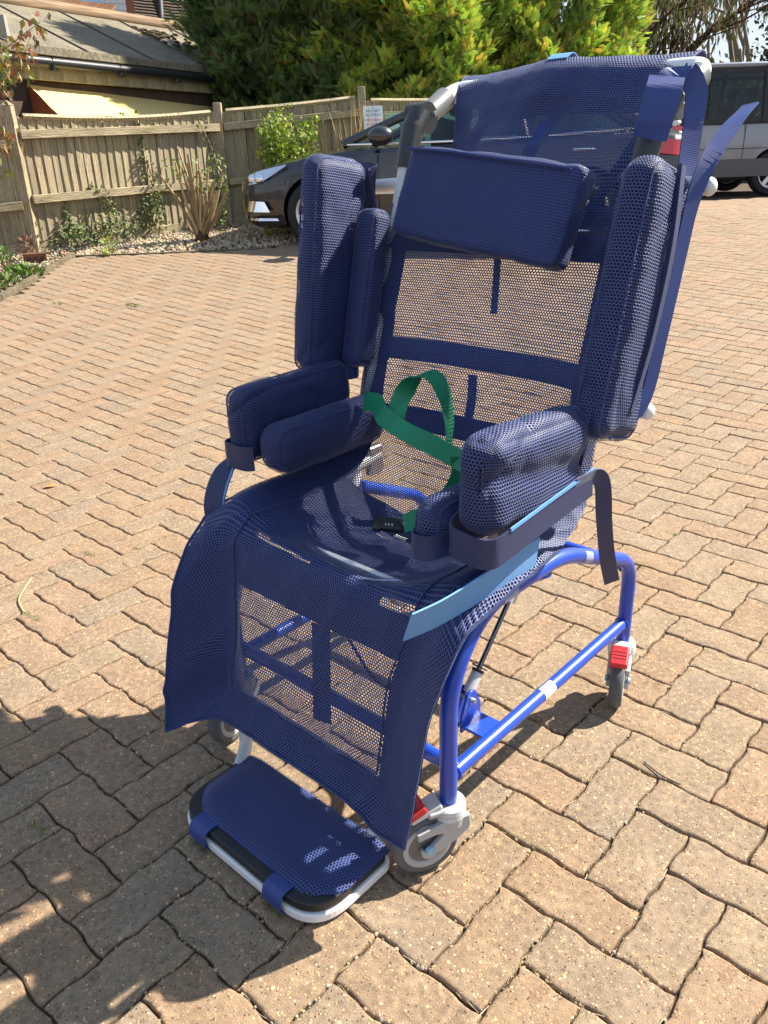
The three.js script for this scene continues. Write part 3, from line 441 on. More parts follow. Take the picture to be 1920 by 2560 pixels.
// arm pads and thigh rolls: z along the arm
pad('arm_pad', 0.07, 0.165, 0.335, 0.03, frame(P(-0.338, 0.733, 0.04), P(1, 0, 0), tiltUp(-1)), 14, 0.004);
pad('arm_pad', 0.08, 0.168, 0.315, 0.036, frame(P(0.333, 0.765, 0.105), P(1, 0, 0), P(0, 1, -0.06)), 17, 0.003, 0.006, (p) => { if (p.x > 0.02) p.x -= 0.012 * Math.exp(-(((p.y - p.z * 0.12) / 0.025) ** 2)) * sstep(-0.16, 0.0, -Math.abs(p.z) + 0.02 + 0.1); });
pad('thigh_roll', 0.088, 0.112, 0.345, 0.042, frame(P(-0.25, 0.688, 0.022), P(1, 0, 0), P(-0.1, 1, 0)), 23, 0.002, 0.003);
pad('thigh_roll', 0.08, 0.105, 0.30, 0.04, frame(P(0.248, 0.675, 0.128), P(1, 0, 0), P(0, 1, -0.05)), 29, 0.003, 0.003);
// ---- straps of the cushions
cp('pad_strap', ribbon([P(-0.41, 1.19, -0.245), P(-0.385, 1.195, -0.258), P(-0.335, 1.19, -0.258), P(-0.322, 1.18, -0.235)], [P(0, 1, -0.1)], 0.10, 0.003, 24), matWeb);
cp('pad_strap', ribbon([P(-0.36, 0.80, -0.19), P(-0.335, 0.795, -0.18), P(-0.322, 0.79, -0.155), P(-0.34, 0.79, -0.12)], [P(0, 1, -0.1)], 0.05, 0.003, 20), matBand);
cp('pad_strap', ribbon([P(0.392, 0.797, -0.115), P(0.408, 0.83, -0.165), P(0.414, 0.95, -0.196), P(0.417, 1.08, -0.228), P(0.421, 1.175, -0.25), P(0.427, 1.235, -0.285), P(0.434, 1.285, -0.345), P(0.437, 1.318, -0.41)], [P(0.25, -0.3, -0.9), P(0.35, -0.1, -0.9), P(0.35, 0, -0.9), P(0.35, 0, -0.9), P(0.6, 0.3, -0.6), P(0.5, 0.4, -0.6)], 0.030, 0.003, 60), matBand);
cp('pad_piping', ribbon([P(0.405, 0.82, -0.118), P(0.412, 0.95, -0.162), P(0.413, 1.1, -0.20), P(0.40, 1.225, -0.235)], [P(0, 0.15, -1)], 0.016, 0.008, 40), matWeb);
// webbing round the arm pads
cp('arm_strap', ribbon([P(0.285, 0.70, 0.10), P(0.288, 0.694, 0.22), P(0.297, 0.682, 0.268), P(0.335, 0.675, 0.272), P(0.372, 0.674, 0.265), P(0.3785, 0.677, 0.22), P(0.3785, 0.69, 0.08), P(0.379, 0.70, -0.045)], [P(0, 1, -0.03)], 0.052, 0.003, 90), matWeb);
cp('arm_strap', ribbon([P(0.379, 0.712, 0.02), P(0.381, 0.712, -0.045), P(0.386, 0.690, -0.072), P(0.386, 0.61, -0.092), P(0.381, 0.52, -0.128), P(0.378, 0.44, -0.168)], [P(0.2, 1, 0), P(0.3, 0.8, -0.5), P(0.6, 0.1, -0.8), P(0.5, 0, -0.9), P(0.6, 0, -0.8), P(0.6, 0, -0.8)], 0.032, 0.003, 60), matWeb);
cp('strap_edge', ribbon([P(0.3805, 0.7035, 0.22), P(0.381, 0.7165, 0.08), P(0.3815, 0.727, -0.045)], [P(0, 1, 0)], 0.006, 0.003, 24), matHook);
cp('arm_strap', ribbon([P(-0.29, 0.668, 0.20), P(-0.305, 0.668, 0.214), P(-0.34, 0.668, 0.216), P(-0.372, 0.668, 0.21), P(-0.379, 0.67, 0.16), P(-0.379, 0.67, 0.02)], [P(0, 1, 0)], 0.055, 0.003, 40), matWeb);
cp('arm_strap', ribbon([P(-0.378, 0.652, 0.17), P(-0.374, 0.625, 0.225), P(-0.366, 0.58, 0.262), P(-0.358, 0.535, 0.272), P(-0.353, 0.485, 0.252)], [P(0.5, 0.35, -0.8), P(0.7, 0.1, -0.6), P(0.8, 0, -0.5), P(0.75, 0.15, -0.6)], 0.042, 0.003, 40), matWeb);
cp('strap_edge', ribbon([P(-0.356, 0.64, 0.205), P(-0.347, 0.58, 0.248), P(-0.338, 0.535, 0.258), P(-0.334, 0.50, 0.24)], [P(0.2, 0, 1)], 0.005, 0.004, 24), matHook);
cp('hook_strap', ribbon([P(0.352, 0.60, 0.09), P(0.352, 0.604, 0.18), P(0.348, 0.600, 0.27), P(0.336, 0.592, 0.345), P(0.322, 0.590, 0.408)], [P(0.1, 1, 0.1), P(0.25, 0.9, 0.2), P(0.35, 0.9, 0.25)], 0.068, 0.003, 50), matHook);
cp('roll_strap', ribbon([P(0.285, 0.665, 0.25), P(0.265, 0.66, 0.288), P(0.23, 0.655, 0.285), P(0.215, 0.655, 0.26)], [P(0, 1, 0)], 0.045, 0.003, 24), matWeb);
// ---- green lap belt
cp('lap_belt', ribbon([P(-0.215, 0.745, -0.07), P(-0.165, 0.752, -0.06), P(-0.13, 0.735, -0.04), P(-0.06, 0.716, -0.03), P(0.02, 0.706, -0.02), P(0.10, 0.700, 0.0), P(0.17, 0.695, 0.01), P(0.24, 0.71, 0.02)], [P(0.3, 1, -0.2), P(0.1, 1, -0.5), P(0.2, 0.6, -0.9), P(0.1, 0.9, -0.4), P(0, 1, -0.3), P(0, 0.9, -0.5), P(0, 1, -0.5)], 0.042, 0.002, 90), matGreen);
cp('lap_belt', ribbon([P(-0.10, 0.722, -0.045), P(-0.115, 0.765, -0.085), P(-0.085, 0.815, -0.105), P(-0.035, 0.825, -0.10), P(0.005, 0.795, -0.085), P(0.03, 0.75, -0.07), P(0.05, 0.706, -0.045)], [P(0.75, 0.3, -0.6), P(0.8, 0.1, -0.55), P(0.3, 0.2, -0.9), P(0.1, 0.1, -1), P(-0.2, 0, -1), P(-0.45, 0, -0.9)], 0.042, 0.002, 80), matGreen);
cp('lap_belt', ribbon([P(0.115, 0.705, 0.0), P(0.108, 0.66, -0.01), P(0.075, 0.60, -0.01), P(0.03, 0.556, 0.01), P(-0.01, 0.535, 0.035)], [P(0.8, 0, -0.5), P(0.8, 0.1, -0.5), P(0.75, -0.5, -0.35), P(0.6, -0.4, -0.2), P(0.6, -0.3, 0.2)], 0.042, 0.002, 50), matGreen);
{ const b = cp('belt_buckle', merge([rbox(0.056, 0.016, 0.036, 0.006), rbox(0.02, 0.012, 0.044, 0.004, -0.03, 0, 0)]), matBlack); b.position.set(-0.035, 0.528, 0.045); b.rotation.set(0.35, 0.5, -0.25);
  for (let i = 0; i < 3; i++) cp('buckle_mark', box(0.003, 0.001, 0.006, -0.012 + i * 0.007, 0.0082, 0.008), matPale, b); }
// ---- foot rest
{
  const sh = (k) => { const s = new THREE.Shape(), a = -0.178 - k, b = 0.243 + k, f = 0.582 + k, r0 = 0.382 - k, R = 0.085 + k; s.moveTo(a + 0.02, -r0); s.lineTo(b - 0.02, -r0); s.quadraticCurveTo(b, -r0, b, -r0 - 0.02); s.lineTo(b, -f + R); s.quadraticCurveTo(b, -f, b - R, -f); s.lineTo(a + R, -f); s.quadraticCurveTo(a, -f, a, -f + R); s.lineTo(a, -r0 - 0.02); s.quadraticCurveTo(a, -r0, a + 0.02, -r0); return s; };
  const flat = (k, d, b) => new THREE.ExtrudeGeometry(sh(k), { depth: d, bevelSize: b, bevelThickness: b, bevelSegments: 3, curveSegments: 14 }).rotateX(-Math.PI / 2);
  const fr = cp('foot_rest', flat(0.0, 0.012, 0.004).translate(0, 0.012, 0), matWhite);
  cp('foot_board', flat(-0.004, 0.014, 0.003).translate(0, 0.033, 0), matBlack, fr);
  const cover = sheet([0, 0.12, 0.3, 0.5, 0.7, 0.88, 1].map((t) => { const v = lerp(0.385, 0.562, t), e = t > 0.6 ? ((t - 0.6) / 0.4) ** 2 * 0.06 : 0; return [0, 0.08, 0.3, 0.5, 0.7, 0.92, 1].map((s) => P(lerp(-0.166 + e, 0.246 - e, s), 0.062 - (s === 0 || s === 1 ? 0.008 : 0) - (t === 1 ? 0.008 : 0) + 0.006 * fbm(s * 5, t * 4, 3, 2) * 2, v)); }), 40, 24);
  const fc = cp('foot_cover', offset(cover, -0.004), matKnit, fr); cp('mesh_cover', cover, matMesh, fr);
  for (const u of [-0.083, 0.142]) cp('foot_strap', ribbon([P(u, 0.052, 0.55), P(u, 0.053, 0.582), P(u, 0.040, 0.593), P(u, 0.014, 0.591), P(u, 0.006, 0.565)], [P(1, 0, 0)], 0.05, 0.0025, 30), matBand, fr);
  const r = rng(41), bl = []; for (let i = 0; i < 60; i++) { const u = (i % 2 ? -0.083 : 0.142) + (r() - 0.5) * 0.05, L = 0.01 + r() * 0.018; bl.push(new THREE.ConeGeometry(0.0005, L, 3).translate(0, L / 2, 0).rotateX(1.8 + r() * 1.2).rotateY(r() * 2 - 1).translate(u, 0.010, 0.592)); }
  cp('grass_clippings', merge(bl), std({ color: lin(0.08, 0.1, 0.02), roughness: 0.9 }), fr).userData.kind = 'stuff';
}

// ================================================================ fence, sign, gravel bed
const grainN = tnoise(4, 31, 3), grainF = tnoise(30, 33, 2);
const woodMap = tex(256, 512, (u, v) => { const st = 0.5 + 0.5 * Math.sin((u * 9 + 1.2 * grainN(u, v * 0.999)) * 6.283 * 2), n = 0.74 + 0.18 * (st - 0.5) + 0.35 * grainN(u, v) + 0.25 * grainF(u, v), al = clamp(grainN(v, u) * 2.2 - 0.1, 0, 1) * 0.5; return [n * (1 - 0.12 * al), n * (0.95 + 0.02 * al), n * (0.86 - 0.22 * al)]; }, true, 0.4, 1.4);
const woodBump = tex(256, 256, (u, v) => 0.5 + 0.4 * Math.sin((u * 12 + grainN(u, v)) * 6.283 * 2) * 0.5 + 0.4 * grainF(u, v), false, 0.3, 1.2);
const woodTone = [[0.68, 0.61, 0.48], [0.60, 0.55, 0.44], [0.72, 0.65, 0.50], [0.53, 0.48, 0.38], [0.63, 0.59, 0.44]];
const woodMats = woodTone.map((c) => std({ color: lin(...c), map: woodMap, bumpMap: woodBump, bumpScale: 0.002, roughness: 0.9 }));
const concrete = std({ color: lin(0.42, 0.39, 0.32), map: soilMap, roughness: 0.95 });
function wedge(w, h) { // feather-edged board, thick at +x
  const s = new THREE.Shape(); s.moveTo(-w / 2, 0); s.lineTo(w / 2, 0); s.lineTo(w / 2, -0.006); s.lineTo(-w / 2, -0.019); s.closePath();
  const g = new THREE.ExtrudeGeometry(s, { depth: h, bevelEnabled: false }).rotateX(-Math.PI / 2); const p = g.attributes.position, uv = g.attributes.uv; for (let i = 0; i < p.count; i++) uv.setXY(i, p.getX(i) + 0.2, p.getY(i)); return g;
}
const boardG = Array.from({ length: 5 }, (_, i) => { const g = wedge(0.112, 1), uv = g.attributes.uv; for (let k = 0; k < uv.count; k++) uv.setXY(k, uv.getX(k) + i * 0.13, uv.getY(k) + i * 0.37); return g; });
const uvBox = (w, h, d) => { const g = new RoundedBoxGeometry(w, h, d, 1, 0.004), p = g.attributes.position, uv = g.attributes.uv; for (let i = 0; i < p.count; i++) uv.setXY(i, p.getY(i) + p.getZ(i), p.getX(i)); return g; };
function fencePost(p, h, label, cap = true) {
  const o = thing('fence_post', label, 'fence post', p, 'fence posts');
  const b = new RoundedBoxGeometry(0.1, h, 0.1, 1, 0.008).translate(0, h / 2, 0), uv = b.attributes.uv, q = b.attributes.position; for (let i = 0; i < q.count; i++) uv.setXY(i, q.getX(i) + q.getZ(i), q.getY(i));
  mesh('shaft', b, woodMats[0], o); if (cap) mesh('cap', new THREE.ConeGeometry(0.076, 0.05, 4).rotateY(Math.PI / 4).translate(0, h + 0.022, 0), woodMats[3], o);
  return o;
}
function fenceBay(A, B, ya, yb, n, seed, label, rails = [1.19, 0.55], top = 1.36) {
  const d = V3(B.x - A.x, 0, B.z - A.z), L = d.length(), o = thing('board_fence', label, 'fence', V3(A.x, 0, A.z), 'close boarded fence panels'), r = rng(seed); o.rotation.y = -Math.atan2(d.z, d.x);
  const Y = (x) => lerp(ya, yb, x / L), slope = Math.atan2(yb - ya, L), sag = (x) => -0.05 * Math.sin(Math.PI * x / L) * (seed === 2 ? 1 : 0.25);
  for (let i = 0; i < n; i++) { const x = (i + 0.5) * L / n, b = mesh(i ? `board_${String(i).padStart(3, '0')}` : 'board', boardG[(r() * 5) | 0], woodMats[(r() * 5) | 0], o); b.scale.set(L / n * 1.04 / 0.112, top - 0.1 + (r() - 0.5) * 0.02 + sag(x), 1 + r() * 0.4); b.position.set(x, Y(x) + 0.11, -0.012 + (r() - 0.5) * 0.008); b.rotation.set((r() - 0.5) * 0.012, 0, (r() - 0.5) * 0.02 + 0.0); }
  const bar = (name, h, w, dp, z) => { const m = mesh(name, uvBox(L - 0.1, w, dp).translate((L) / 2, 0, 0), woodMats[2], o); m.position.set(0, ya + h, z); m.rotation.z = slope; return m; };
  for (const h of rails) bar('rail', h, 0.085, 0.06, 0.048);
  const cg = new THREE.TubeGeometry(new THREE.CatmullRomCurve3([0.05, 0.3, 0.5, 0.7, 0.95].map((t) => V3(t * L, Y(t * L) + top + sag(t * L) + 0.012, 0.01))), 20, 0.028, 4).toNonIndexed(); cg.computeVertexNormals();
  mesh('capping', cg, woodMats[2], o);
  bar('gravel_board', 0.06, 0.12, 0.03, 0.012);
  return o;
}
const F1 = V3(-3.773, 0.399, -9.338), F2 = V3(-1.92, 0.43, -11.24), F3 = atDepth(906, 300, 11.75).setY(0.61), F4 = V3(2.1, 0.62, -12.5), F5 = V3(4.5, 0.6, -13.4), F0 = V3(-5.6, 0.3, -8.35);
fencePost(F1, 1.47, 'weathered grey timber fence post with pointed cap beside the red leaved shrub');
fencePost(F2, 1.51, 'weathered fence post with ivy climbing it behind the cut back shrub', false);
fencePost(F3, 1.49, 'fence post beside the white parking sign', false);
fencePost(F4, 1.4, 'fence post behind the dark car roof', false);
fenceBay(F0, F1, 0.3, 0.399, 21, 1, 'short stretch of board fence beyond the capped post by the red leaved shrub', [1.1, 0.5]);
fenceBay(F1, F2, 0.399, 0.47, 28, 2, 'sunlit board fence panel with ivy between the capped post and cut back shrub');
fenceBay(F2, F3, 0.47, 0.61, 23, 3, 'shaded board fence panel behind the lime green bush and dark car');
fenceBay(F3, F4, 0.57, 0.57, 26, 4, 'shaded board fence panel with the white parking sign');
fenceBay(F4, F5, 0.58, 0.58, 26, 6, 'board fence panel behind the boot of the dark car');
{ // parking sign
  const cv = document.createElement('canvas'); cv.width = 216; cv.height = 256; const x = cv.getContext('2d'); x.fillStyle = '#eef1f2'; x.fillRect(0, 0, 216, 256); x.textAlign = 'center';
  const t = (s, y, f, c) => { x.font = f; x.fillStyle = c; x.fillText(s, 108, y); };
  t('THE', 26, 'bold 16px sans-serif', '#6f9fb4'); t('MEDNEY', 62, 'bold 38px sans-serif', '#5f9bb2'); t('OLDFIELD', 102, 'bold 36px sans-serif', '#5f9bb2'); t('•', 118, 'bold 18px sans-serif', '#5f9bb2'); t('CARS PARKED', 150, 'bold 29px sans-serif', '#d8696c'); t('AT OWNERS', 194, 'bold 29px sans-serif', '#d8696c'); t('RISK', 238, 'bold 29px sans-serif', '#d8696c');
  const tx = new THREE.CanvasTexture(cv); tx.colorSpace = THREE.SRGBColorSpace;
  const c = atDepth(933, 297, 11.68), o = thing('parking_sign', 'white sign with blue and red lettering fixed to the fence', 'sign', c); o.rotation.y = 0.06;
  const pl = std({ color: lin(0.8, 0.8, 0.8), roughness: 0.5 }), fc = std({ map: tx, roughness: 0.5 });
  mesh('panel', new THREE.BoxGeometry(0.255, 0.305, 0.006), pl, o); mesh('lettering', new THREE.PlaneGeometry(0.253, 0.303).translate(0, 0, 0.0045), fc, o);
}
{ // green boarded gate seen through the car windows
  const o = thing('green_gate', 'pale green boarded gate seen through the windows of the dark car', 'gate', V3(0.25, 0.55, -11.75)), m = std({ color: lin(0.25, 0.42, 0.33), roughness: 0.7 }), g = new RoundedBoxGeometry(0.118, 1.22, 0.02, 1, 0.005);
  for (let i = 0; i < 26; i++) { const b = mesh(i ? `board_${String(i).padStart(3, '0')}` : 'board', g, m, o); b.position.set(i * 0.122, 0.62, -i * 0.012); }
  mesh('ledge', box(3.2, 0.08, 0.03, 1.55, 0.25, -0.2).rotateY(0.0), m, o);
}
// concrete edging and gravel
const kz = (x) => { for (let i = 0; i < kerbLine.length - 1; i++) { const a = kerbLine[i], b = kerbLine[i + 1]; if (x >= a.x && x < b.x) return lerp(a.z, b.z, (x - a.x) / (b.x - a.x)); } return kerbLine[0].z; };
for (let i = 0; i < 4; i++) { const a = kerbLine[i], b = kerbLine[i + 1], d = b.clone().sub(a), L = Math.hypot(d.x, d.z); const m = mesh('kerb', uvBox(L, 0.06, 0.05), concrete); m.position.copy(a).lerp(b, 0.5).setY(ground((a.z + b.z) / 2) + (i < 2 ? 0.012 : -0.018)); m.rotation.set(0, -Math.atan2(d.z, d.x), 0); m.rotation.order = 'YXZ'; m.rotation.z = Math.atan2(ground(b.z) - ground(a.z), L); tag(m, ['pale concrete edging beside the weeds and gravel', 'pale concrete edging in front of the brick piece', 'low edging under the ivy and gravel', 'low edging in front of the cut back shrub'][i], 'kerb', null, 'structure'); }
{
  const r = rng(61), N = 11000, geo = new THREE.IcosahedronGeometry(1, 0), im = shade(new THREE.InstancedMesh(geo, std({ color: lin(1, 1, 1), roughness: 0.9 }), N)); im.name = numbered('gravel');
  const fz = (x) => x < F1.x ? lerp(F0.z, F1.z, (x - F0.x) / (F1.x - F0.x)) : x < F2.x ? lerp(F1.z, F2.z, (x - F1.x) / (F2.x - F1.x)) : lerp(F2.z, F3.z, clamp((x - F2.x) / (F3.x - F2.x), 0, 1));
  let k = 0; while (k < N) { const x = -5.2 + r() * 6.0, a = kz(x), b = fz(x), z = lerp(a, b, r()); if (b > a - 0.03) continue; const s = 0.009 + r() * 0.014; im.setMatrixAt(k, M4(V3(x, ground(z) - 0.004 + r() * 0.016, z), new THREE.Quaternion().setFromEuler(new THREE.Euler(r() * 6, r() * 6, r() * 6)), V3(s * (0.8 + r() * 0.7), s * (0.5 + r() * 0.4), s))); const t = r(), c = t < 0.5 ? [0.40, 0.31, 0.19] : t < 0.8 ? [0.50, 0.42, 0.30] : [0.24, 0.17, 0.11]; im.setColorAt(k++, lin(...c.map((q) => q * (0.8 + r() * 0.4)))); }
  scene.add(im); tag(im, 'pale gravel along the foot of the fence', 'gravel', null, 'stuff');
  const bp = onGround(90, 656); const bo = thing('old_brick', 'old brick piece lying in the gravel by the fence', 'brick', bp); const bm = mesh('block', new RoundedBoxGeometry(0.22, 0.1, 0.1, 2, 0.008).translate(0, 0.045, 0), std({ color: lin(0.42, 0.2, 0.12), map: soilMap, roughness: 0.95 }), bo); for (let i = 0; i < 3; i++) mesh('frog_hole', new THREE.CylinderGeometry(0.018, 0.018, 0.004, 12).rotateX(Math.PI / 2).translate(-0.065 + i * 0.065, 0.045, 0.0515), std({ color: lin(0.03, 0.02, 0.02) }), bo); bo.rotation.y = 0.5;
}

// ================================================================ plants
function geo(pos, idx) { const g = new THREE.BufferGeometry(); g.setAttribute('position', new THREE.Float32BufferAttribute(pos, 3)); g.setIndex(idx); g.computeVertexNormals(); return g; }
const leafGeo = geo([0, 0, 0, -0.28, 0.04, 0.4, 0.28, 0.04, 0.4, 0, -0.05, 0.45, 0, 0.03, 1], [0, 1, 3, 0, 3, 2, 1, 4, 3, 3, 4, 2]);
const slimLeaf = geo([0, 0, 0, -0.11, 0.02, 0.4, 0.11, 0.02, 0.4, 0.03, -0.03, 1], [0, 1, 2, 1, 3, 2]);
const frond = (() => { const p = [], ix = []; const tri = (a, b, c) => { const o = p.length / 3; p.push(...a, ...b, ...c); ix.push(o, o + 1, o + 2); }; tri([-0.04, 0, 0], [0.04, 0, 0], [0, 0.02, 1]); for (let i = 0; i < 5; i++) for (const s of [-1, 1]) { const t = 0.06 + i * 0.17, L = 0.42 * (1 - t * 0.75), w = 0.085; tri([0, 0, t], [s * L * 0.55 - s * w * 0.5, 0.02, t + L * 0.62 + w * 0.4], [s * L, -0.06 * L, t + L]); tri([0, 0, t], [s * L, -0.06 * L, t + L], [s * L * 0.55 + s * w * 0.7, 0.02, t + L * 0.42 - w * 0.2]); } return geo(p, ix); })();
const leafMat = (rough = 0.6, tr = 0.35) => phy({ color: lin(1, 1, 1), roughness: Math.max(rough, 0.75), side: THREE.DoubleSide, transmission: tr, thickness: 0 });
const facing = (d, roll, r) => { const z = d.clone().normalize(), q = new THREE.Quaternion().setFromUnitVectors(V3(0, 0, 1), z); return q.multiply(new THREE.Quaternion().setFromAxisAngle(V3(0, 0, 1), roll)); };
function cloud(name, parent, g, mat, items) { const im = shade(new THREE.InstancedMesh(g, mat, items.length)); im.name = name; items.forEach((it, i) => { im.setMatrixAt(i, M4(it.p, it.q, typeof it.s === 'number' ? V3(it.s, it.s, it.s) : it.s)); im.setColorAt(i, it.c); }); (parent ?? scene).add(im); im.userData.kind = 'stuff'; return im; }
const bark = std({ color: lin(0.16, 0.11, 0.07), roughness: 0.95, map: woodMap });
const twigMat = std({ color: lin(0.30, 0.21, 0.11), roughness: 0.85 });
const limb = (pts, r0, r1, n = 6) => { const c = new THREE.CatmullRomCurve3(pts), g = new THREE.TubeGeometry(c, 8, 1, n), p = g.attributes.position, q = new THREE.Vector3(); for (let i = 0; i < p.count; i++) { const t = Math.floor(i / (n + 1)) / 8, m = c.getPointAt(t); q.fromBufferAttribute(p, i).sub(m).multiplyScalar(lerp(r0, r1, t)).add(m); p.setXYZ(i, q.x, q.y, q.z); } return g; };
// conifers: fronds in overlapping clumps over a lumpy cone
function conifer(base, h, rad, n, tone, seed, label) {
  const o = thing('conifer_tree', label, 'tree', base, 'tall conifers behind the fence'), r = rng(seed), items = [];
  mesh('trunk', cyl(V3(0, 0, 0), V3(0, h * 0.9, 0), 0.2, 0.03, 10), bark, o);
  const R = (y) => rad * Math.min(1, 0.75 + 1.2 * (y / h)) * Math.pow(clamp(1 - y / h, 0, 1), 0.42);
  const clumps = n / 60;
  for (let c = 0; c < clumps; c++) {
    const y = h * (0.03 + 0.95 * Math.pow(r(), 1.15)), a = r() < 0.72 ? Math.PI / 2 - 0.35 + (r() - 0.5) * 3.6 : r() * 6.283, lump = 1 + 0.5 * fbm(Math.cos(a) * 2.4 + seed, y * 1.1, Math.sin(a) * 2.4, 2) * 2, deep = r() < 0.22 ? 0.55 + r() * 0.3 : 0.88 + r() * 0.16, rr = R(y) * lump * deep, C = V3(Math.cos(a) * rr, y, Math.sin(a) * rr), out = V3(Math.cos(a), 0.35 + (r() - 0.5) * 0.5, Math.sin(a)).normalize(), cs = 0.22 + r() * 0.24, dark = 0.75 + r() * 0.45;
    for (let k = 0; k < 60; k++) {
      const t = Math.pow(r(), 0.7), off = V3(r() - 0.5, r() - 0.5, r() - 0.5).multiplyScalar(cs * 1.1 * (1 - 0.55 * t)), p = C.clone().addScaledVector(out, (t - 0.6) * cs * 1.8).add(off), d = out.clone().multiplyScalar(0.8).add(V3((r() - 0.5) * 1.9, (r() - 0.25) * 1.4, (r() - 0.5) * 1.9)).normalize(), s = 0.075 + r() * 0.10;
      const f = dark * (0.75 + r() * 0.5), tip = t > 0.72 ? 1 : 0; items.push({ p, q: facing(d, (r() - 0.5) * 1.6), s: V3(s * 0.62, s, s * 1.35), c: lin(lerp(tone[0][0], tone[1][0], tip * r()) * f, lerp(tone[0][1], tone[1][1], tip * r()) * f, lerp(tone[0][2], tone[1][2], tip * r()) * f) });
    }
  }
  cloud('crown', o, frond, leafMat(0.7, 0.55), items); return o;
}
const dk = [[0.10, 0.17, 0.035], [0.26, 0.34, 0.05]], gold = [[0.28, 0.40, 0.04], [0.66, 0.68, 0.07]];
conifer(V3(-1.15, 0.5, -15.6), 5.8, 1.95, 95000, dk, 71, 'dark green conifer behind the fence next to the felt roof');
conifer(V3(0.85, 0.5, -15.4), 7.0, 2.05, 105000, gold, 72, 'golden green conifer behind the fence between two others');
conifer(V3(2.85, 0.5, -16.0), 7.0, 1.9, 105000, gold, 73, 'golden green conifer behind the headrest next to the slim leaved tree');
// broad trees with limbs
function tree(base, h, spread, opt, label, name = 'tree') {
  const o = thing(name, label, 'tree', base, opt.group), r = rng(opt.seed), limbs = [], tips = [];
  const grow = (p, d, L, rad, lvl) => { const m = p.clone().addScaledVector(d, L * 0.5).add(V3((r() - 0.5), (r() - 0.5) * 0.5, (r() - 0.5)).multiplyScalar(L * 0.16)), e = p.clone().addScaledVector(d, L).add(V3(0, opt.droop ? -L * opt.droop * lvl : 0, 0)); limbs.push(limb([p, m, e], rad, rad * 0.6, lvl > 2 ? 4 : 6)); if (lvl >= opt.levels) { tips.push([m, e, d]); return; } if (lvl > 0) tips.push([m, e, d]); const n = opt.fork ?? 3; for (let i = 0; i < n; i++) { const t = 0.45 + 0.55 * r(), s = p.clone().lerp(e, t), nd = d.clone().add(V3(r() - 0.5, (r() - 0.35) * 0.8, r() - 0.5).multiplyScalar(spread)).normalize(); grow(s, nd, L * (0.6 + r() * 0.25), rad * 0.58, lvl + 1); } };
  for (let i = 0; i < (opt.stems ?? 1); i++) grow(V3((r() - 0.5) * 0.5, 0, (r() - 0.5) * 0.5), V3((r() - 0.5) * 0.35, 1, (r() - 0.5) * 0.35).normalize(), h * 0.42, opt.r ?? 0.16, 0);
  mesh('trunk', merge(limbs), opt.bark ?? bark, o);
  const items = []; for (let k = 0; k < opt.n; k++) { const [m, e, d] = tips[(r() * tips.length) | 0], p = m.clone().lerp(e, r() * 1.1).add(V3(r() - 0.5, r() - 0.5, r() - 0.5).multiplyScalar(opt.puff)), dir = opt.hang ? V3((r() - 0.5) * 0.9, -0.8 - r() * 0.5, (r() - 0.5) * 0.9) : V3(r() - 0.5, (r() - 0.4), r() - 0.5).add(d.clone().multiplyScalar(0.4)), c = opt.tones[(r() * opt.tones.length) | 0], f = 0.7 + r() * 0.6; items.push({ p, q: facing(dir, r() * 6.3), s: opt.leaf * (0.7 + r() * 0.6), c: lin(c[0] * f, c[1] * f, c[2] * f) }); }
  if (items.length) cloud('crown', o, opt.slim ? slimLeaf : leafGeo, leafMat(0.6, 0.35), items); return o;
}
tree(V3(7.6, 0.6, -24), 6.6, 1.35, { seed: 81, levels: 3, fork: 4, stems: 3, r: 0.09, n: 4200, puff: 0.5, leaf: 0.22, slim: true, hang: true, tones: [[0.14, 0.15, 0.06], [0.20, 0.17, 0.06], [0.10, 0.13, 0.05], [0.28, 0.16, 0.06]], group: 'trees behind the van' }, 'slim leaved olive tree standing between the conifers and the van', 'eucalyptus_tree');
tree(V3(5.6, 0.6, -22), 6.0, 1.3, { seed: 82, levels: 3, fork: 4, stems: 3, r: 0.08, n: 5200, puff: 0.5, leaf: 0.2, slim: true, hang: true, tones: [[0.16, 0.16, 0.06], [0.22, 0.18, 0.06], [0.11, 0.14, 0.05]], group: 'trees behind the van' }, 'slim leaved olive tree close behind the golden conifer', 'eucalyptus_tree');
tree(V3(12.0, 0.6, -29), 8.2, 1.6, { seed: 83, levels: 4, fork: 3, stems: 2, r: 0.14, n: 1500, puff: 0.35, leaf: 0.13, tones: [[0.16, 0.14, 0.06], [0.2, 0.15, 0.08]], bark: std({ color: lin(0.2, 0.17, 0.13), roughness: 0.9 }), group: 'trees behind the van' }, 'almost bare tree with thin twigs against the sky', 'bare_tree');
tree(V3(10.6, 0.6, -21.5), 3.9, 1.5, { seed: 84, levels: 3, fork: 4, stems: 3, r: 0.11, n: 20000, puff: 0.7, leaf: 0.11, tones: [[0.035, 0.06, 0.02], [0.05, 0.075, 0.025], [0.08, 0.08, 0.03]], group: 'trees behind the van' }, 'dark evergreen tree above the van roof', 'evergreen_tree');
tree(V3(8.2, 0.6, -20.5), 2.5, 1.4, { seed: 85, levels: 2, fork: 4, stems: 3, r: 0.05, n: 4000, puff: 0.5, leaf: 0.13, tones: [[0.22, 0.3, 0.06], [0.16, 0.24, 0.06]], group: 'trees behind the van' }, 'pale green young tree behind the van roof', 'young_tree');
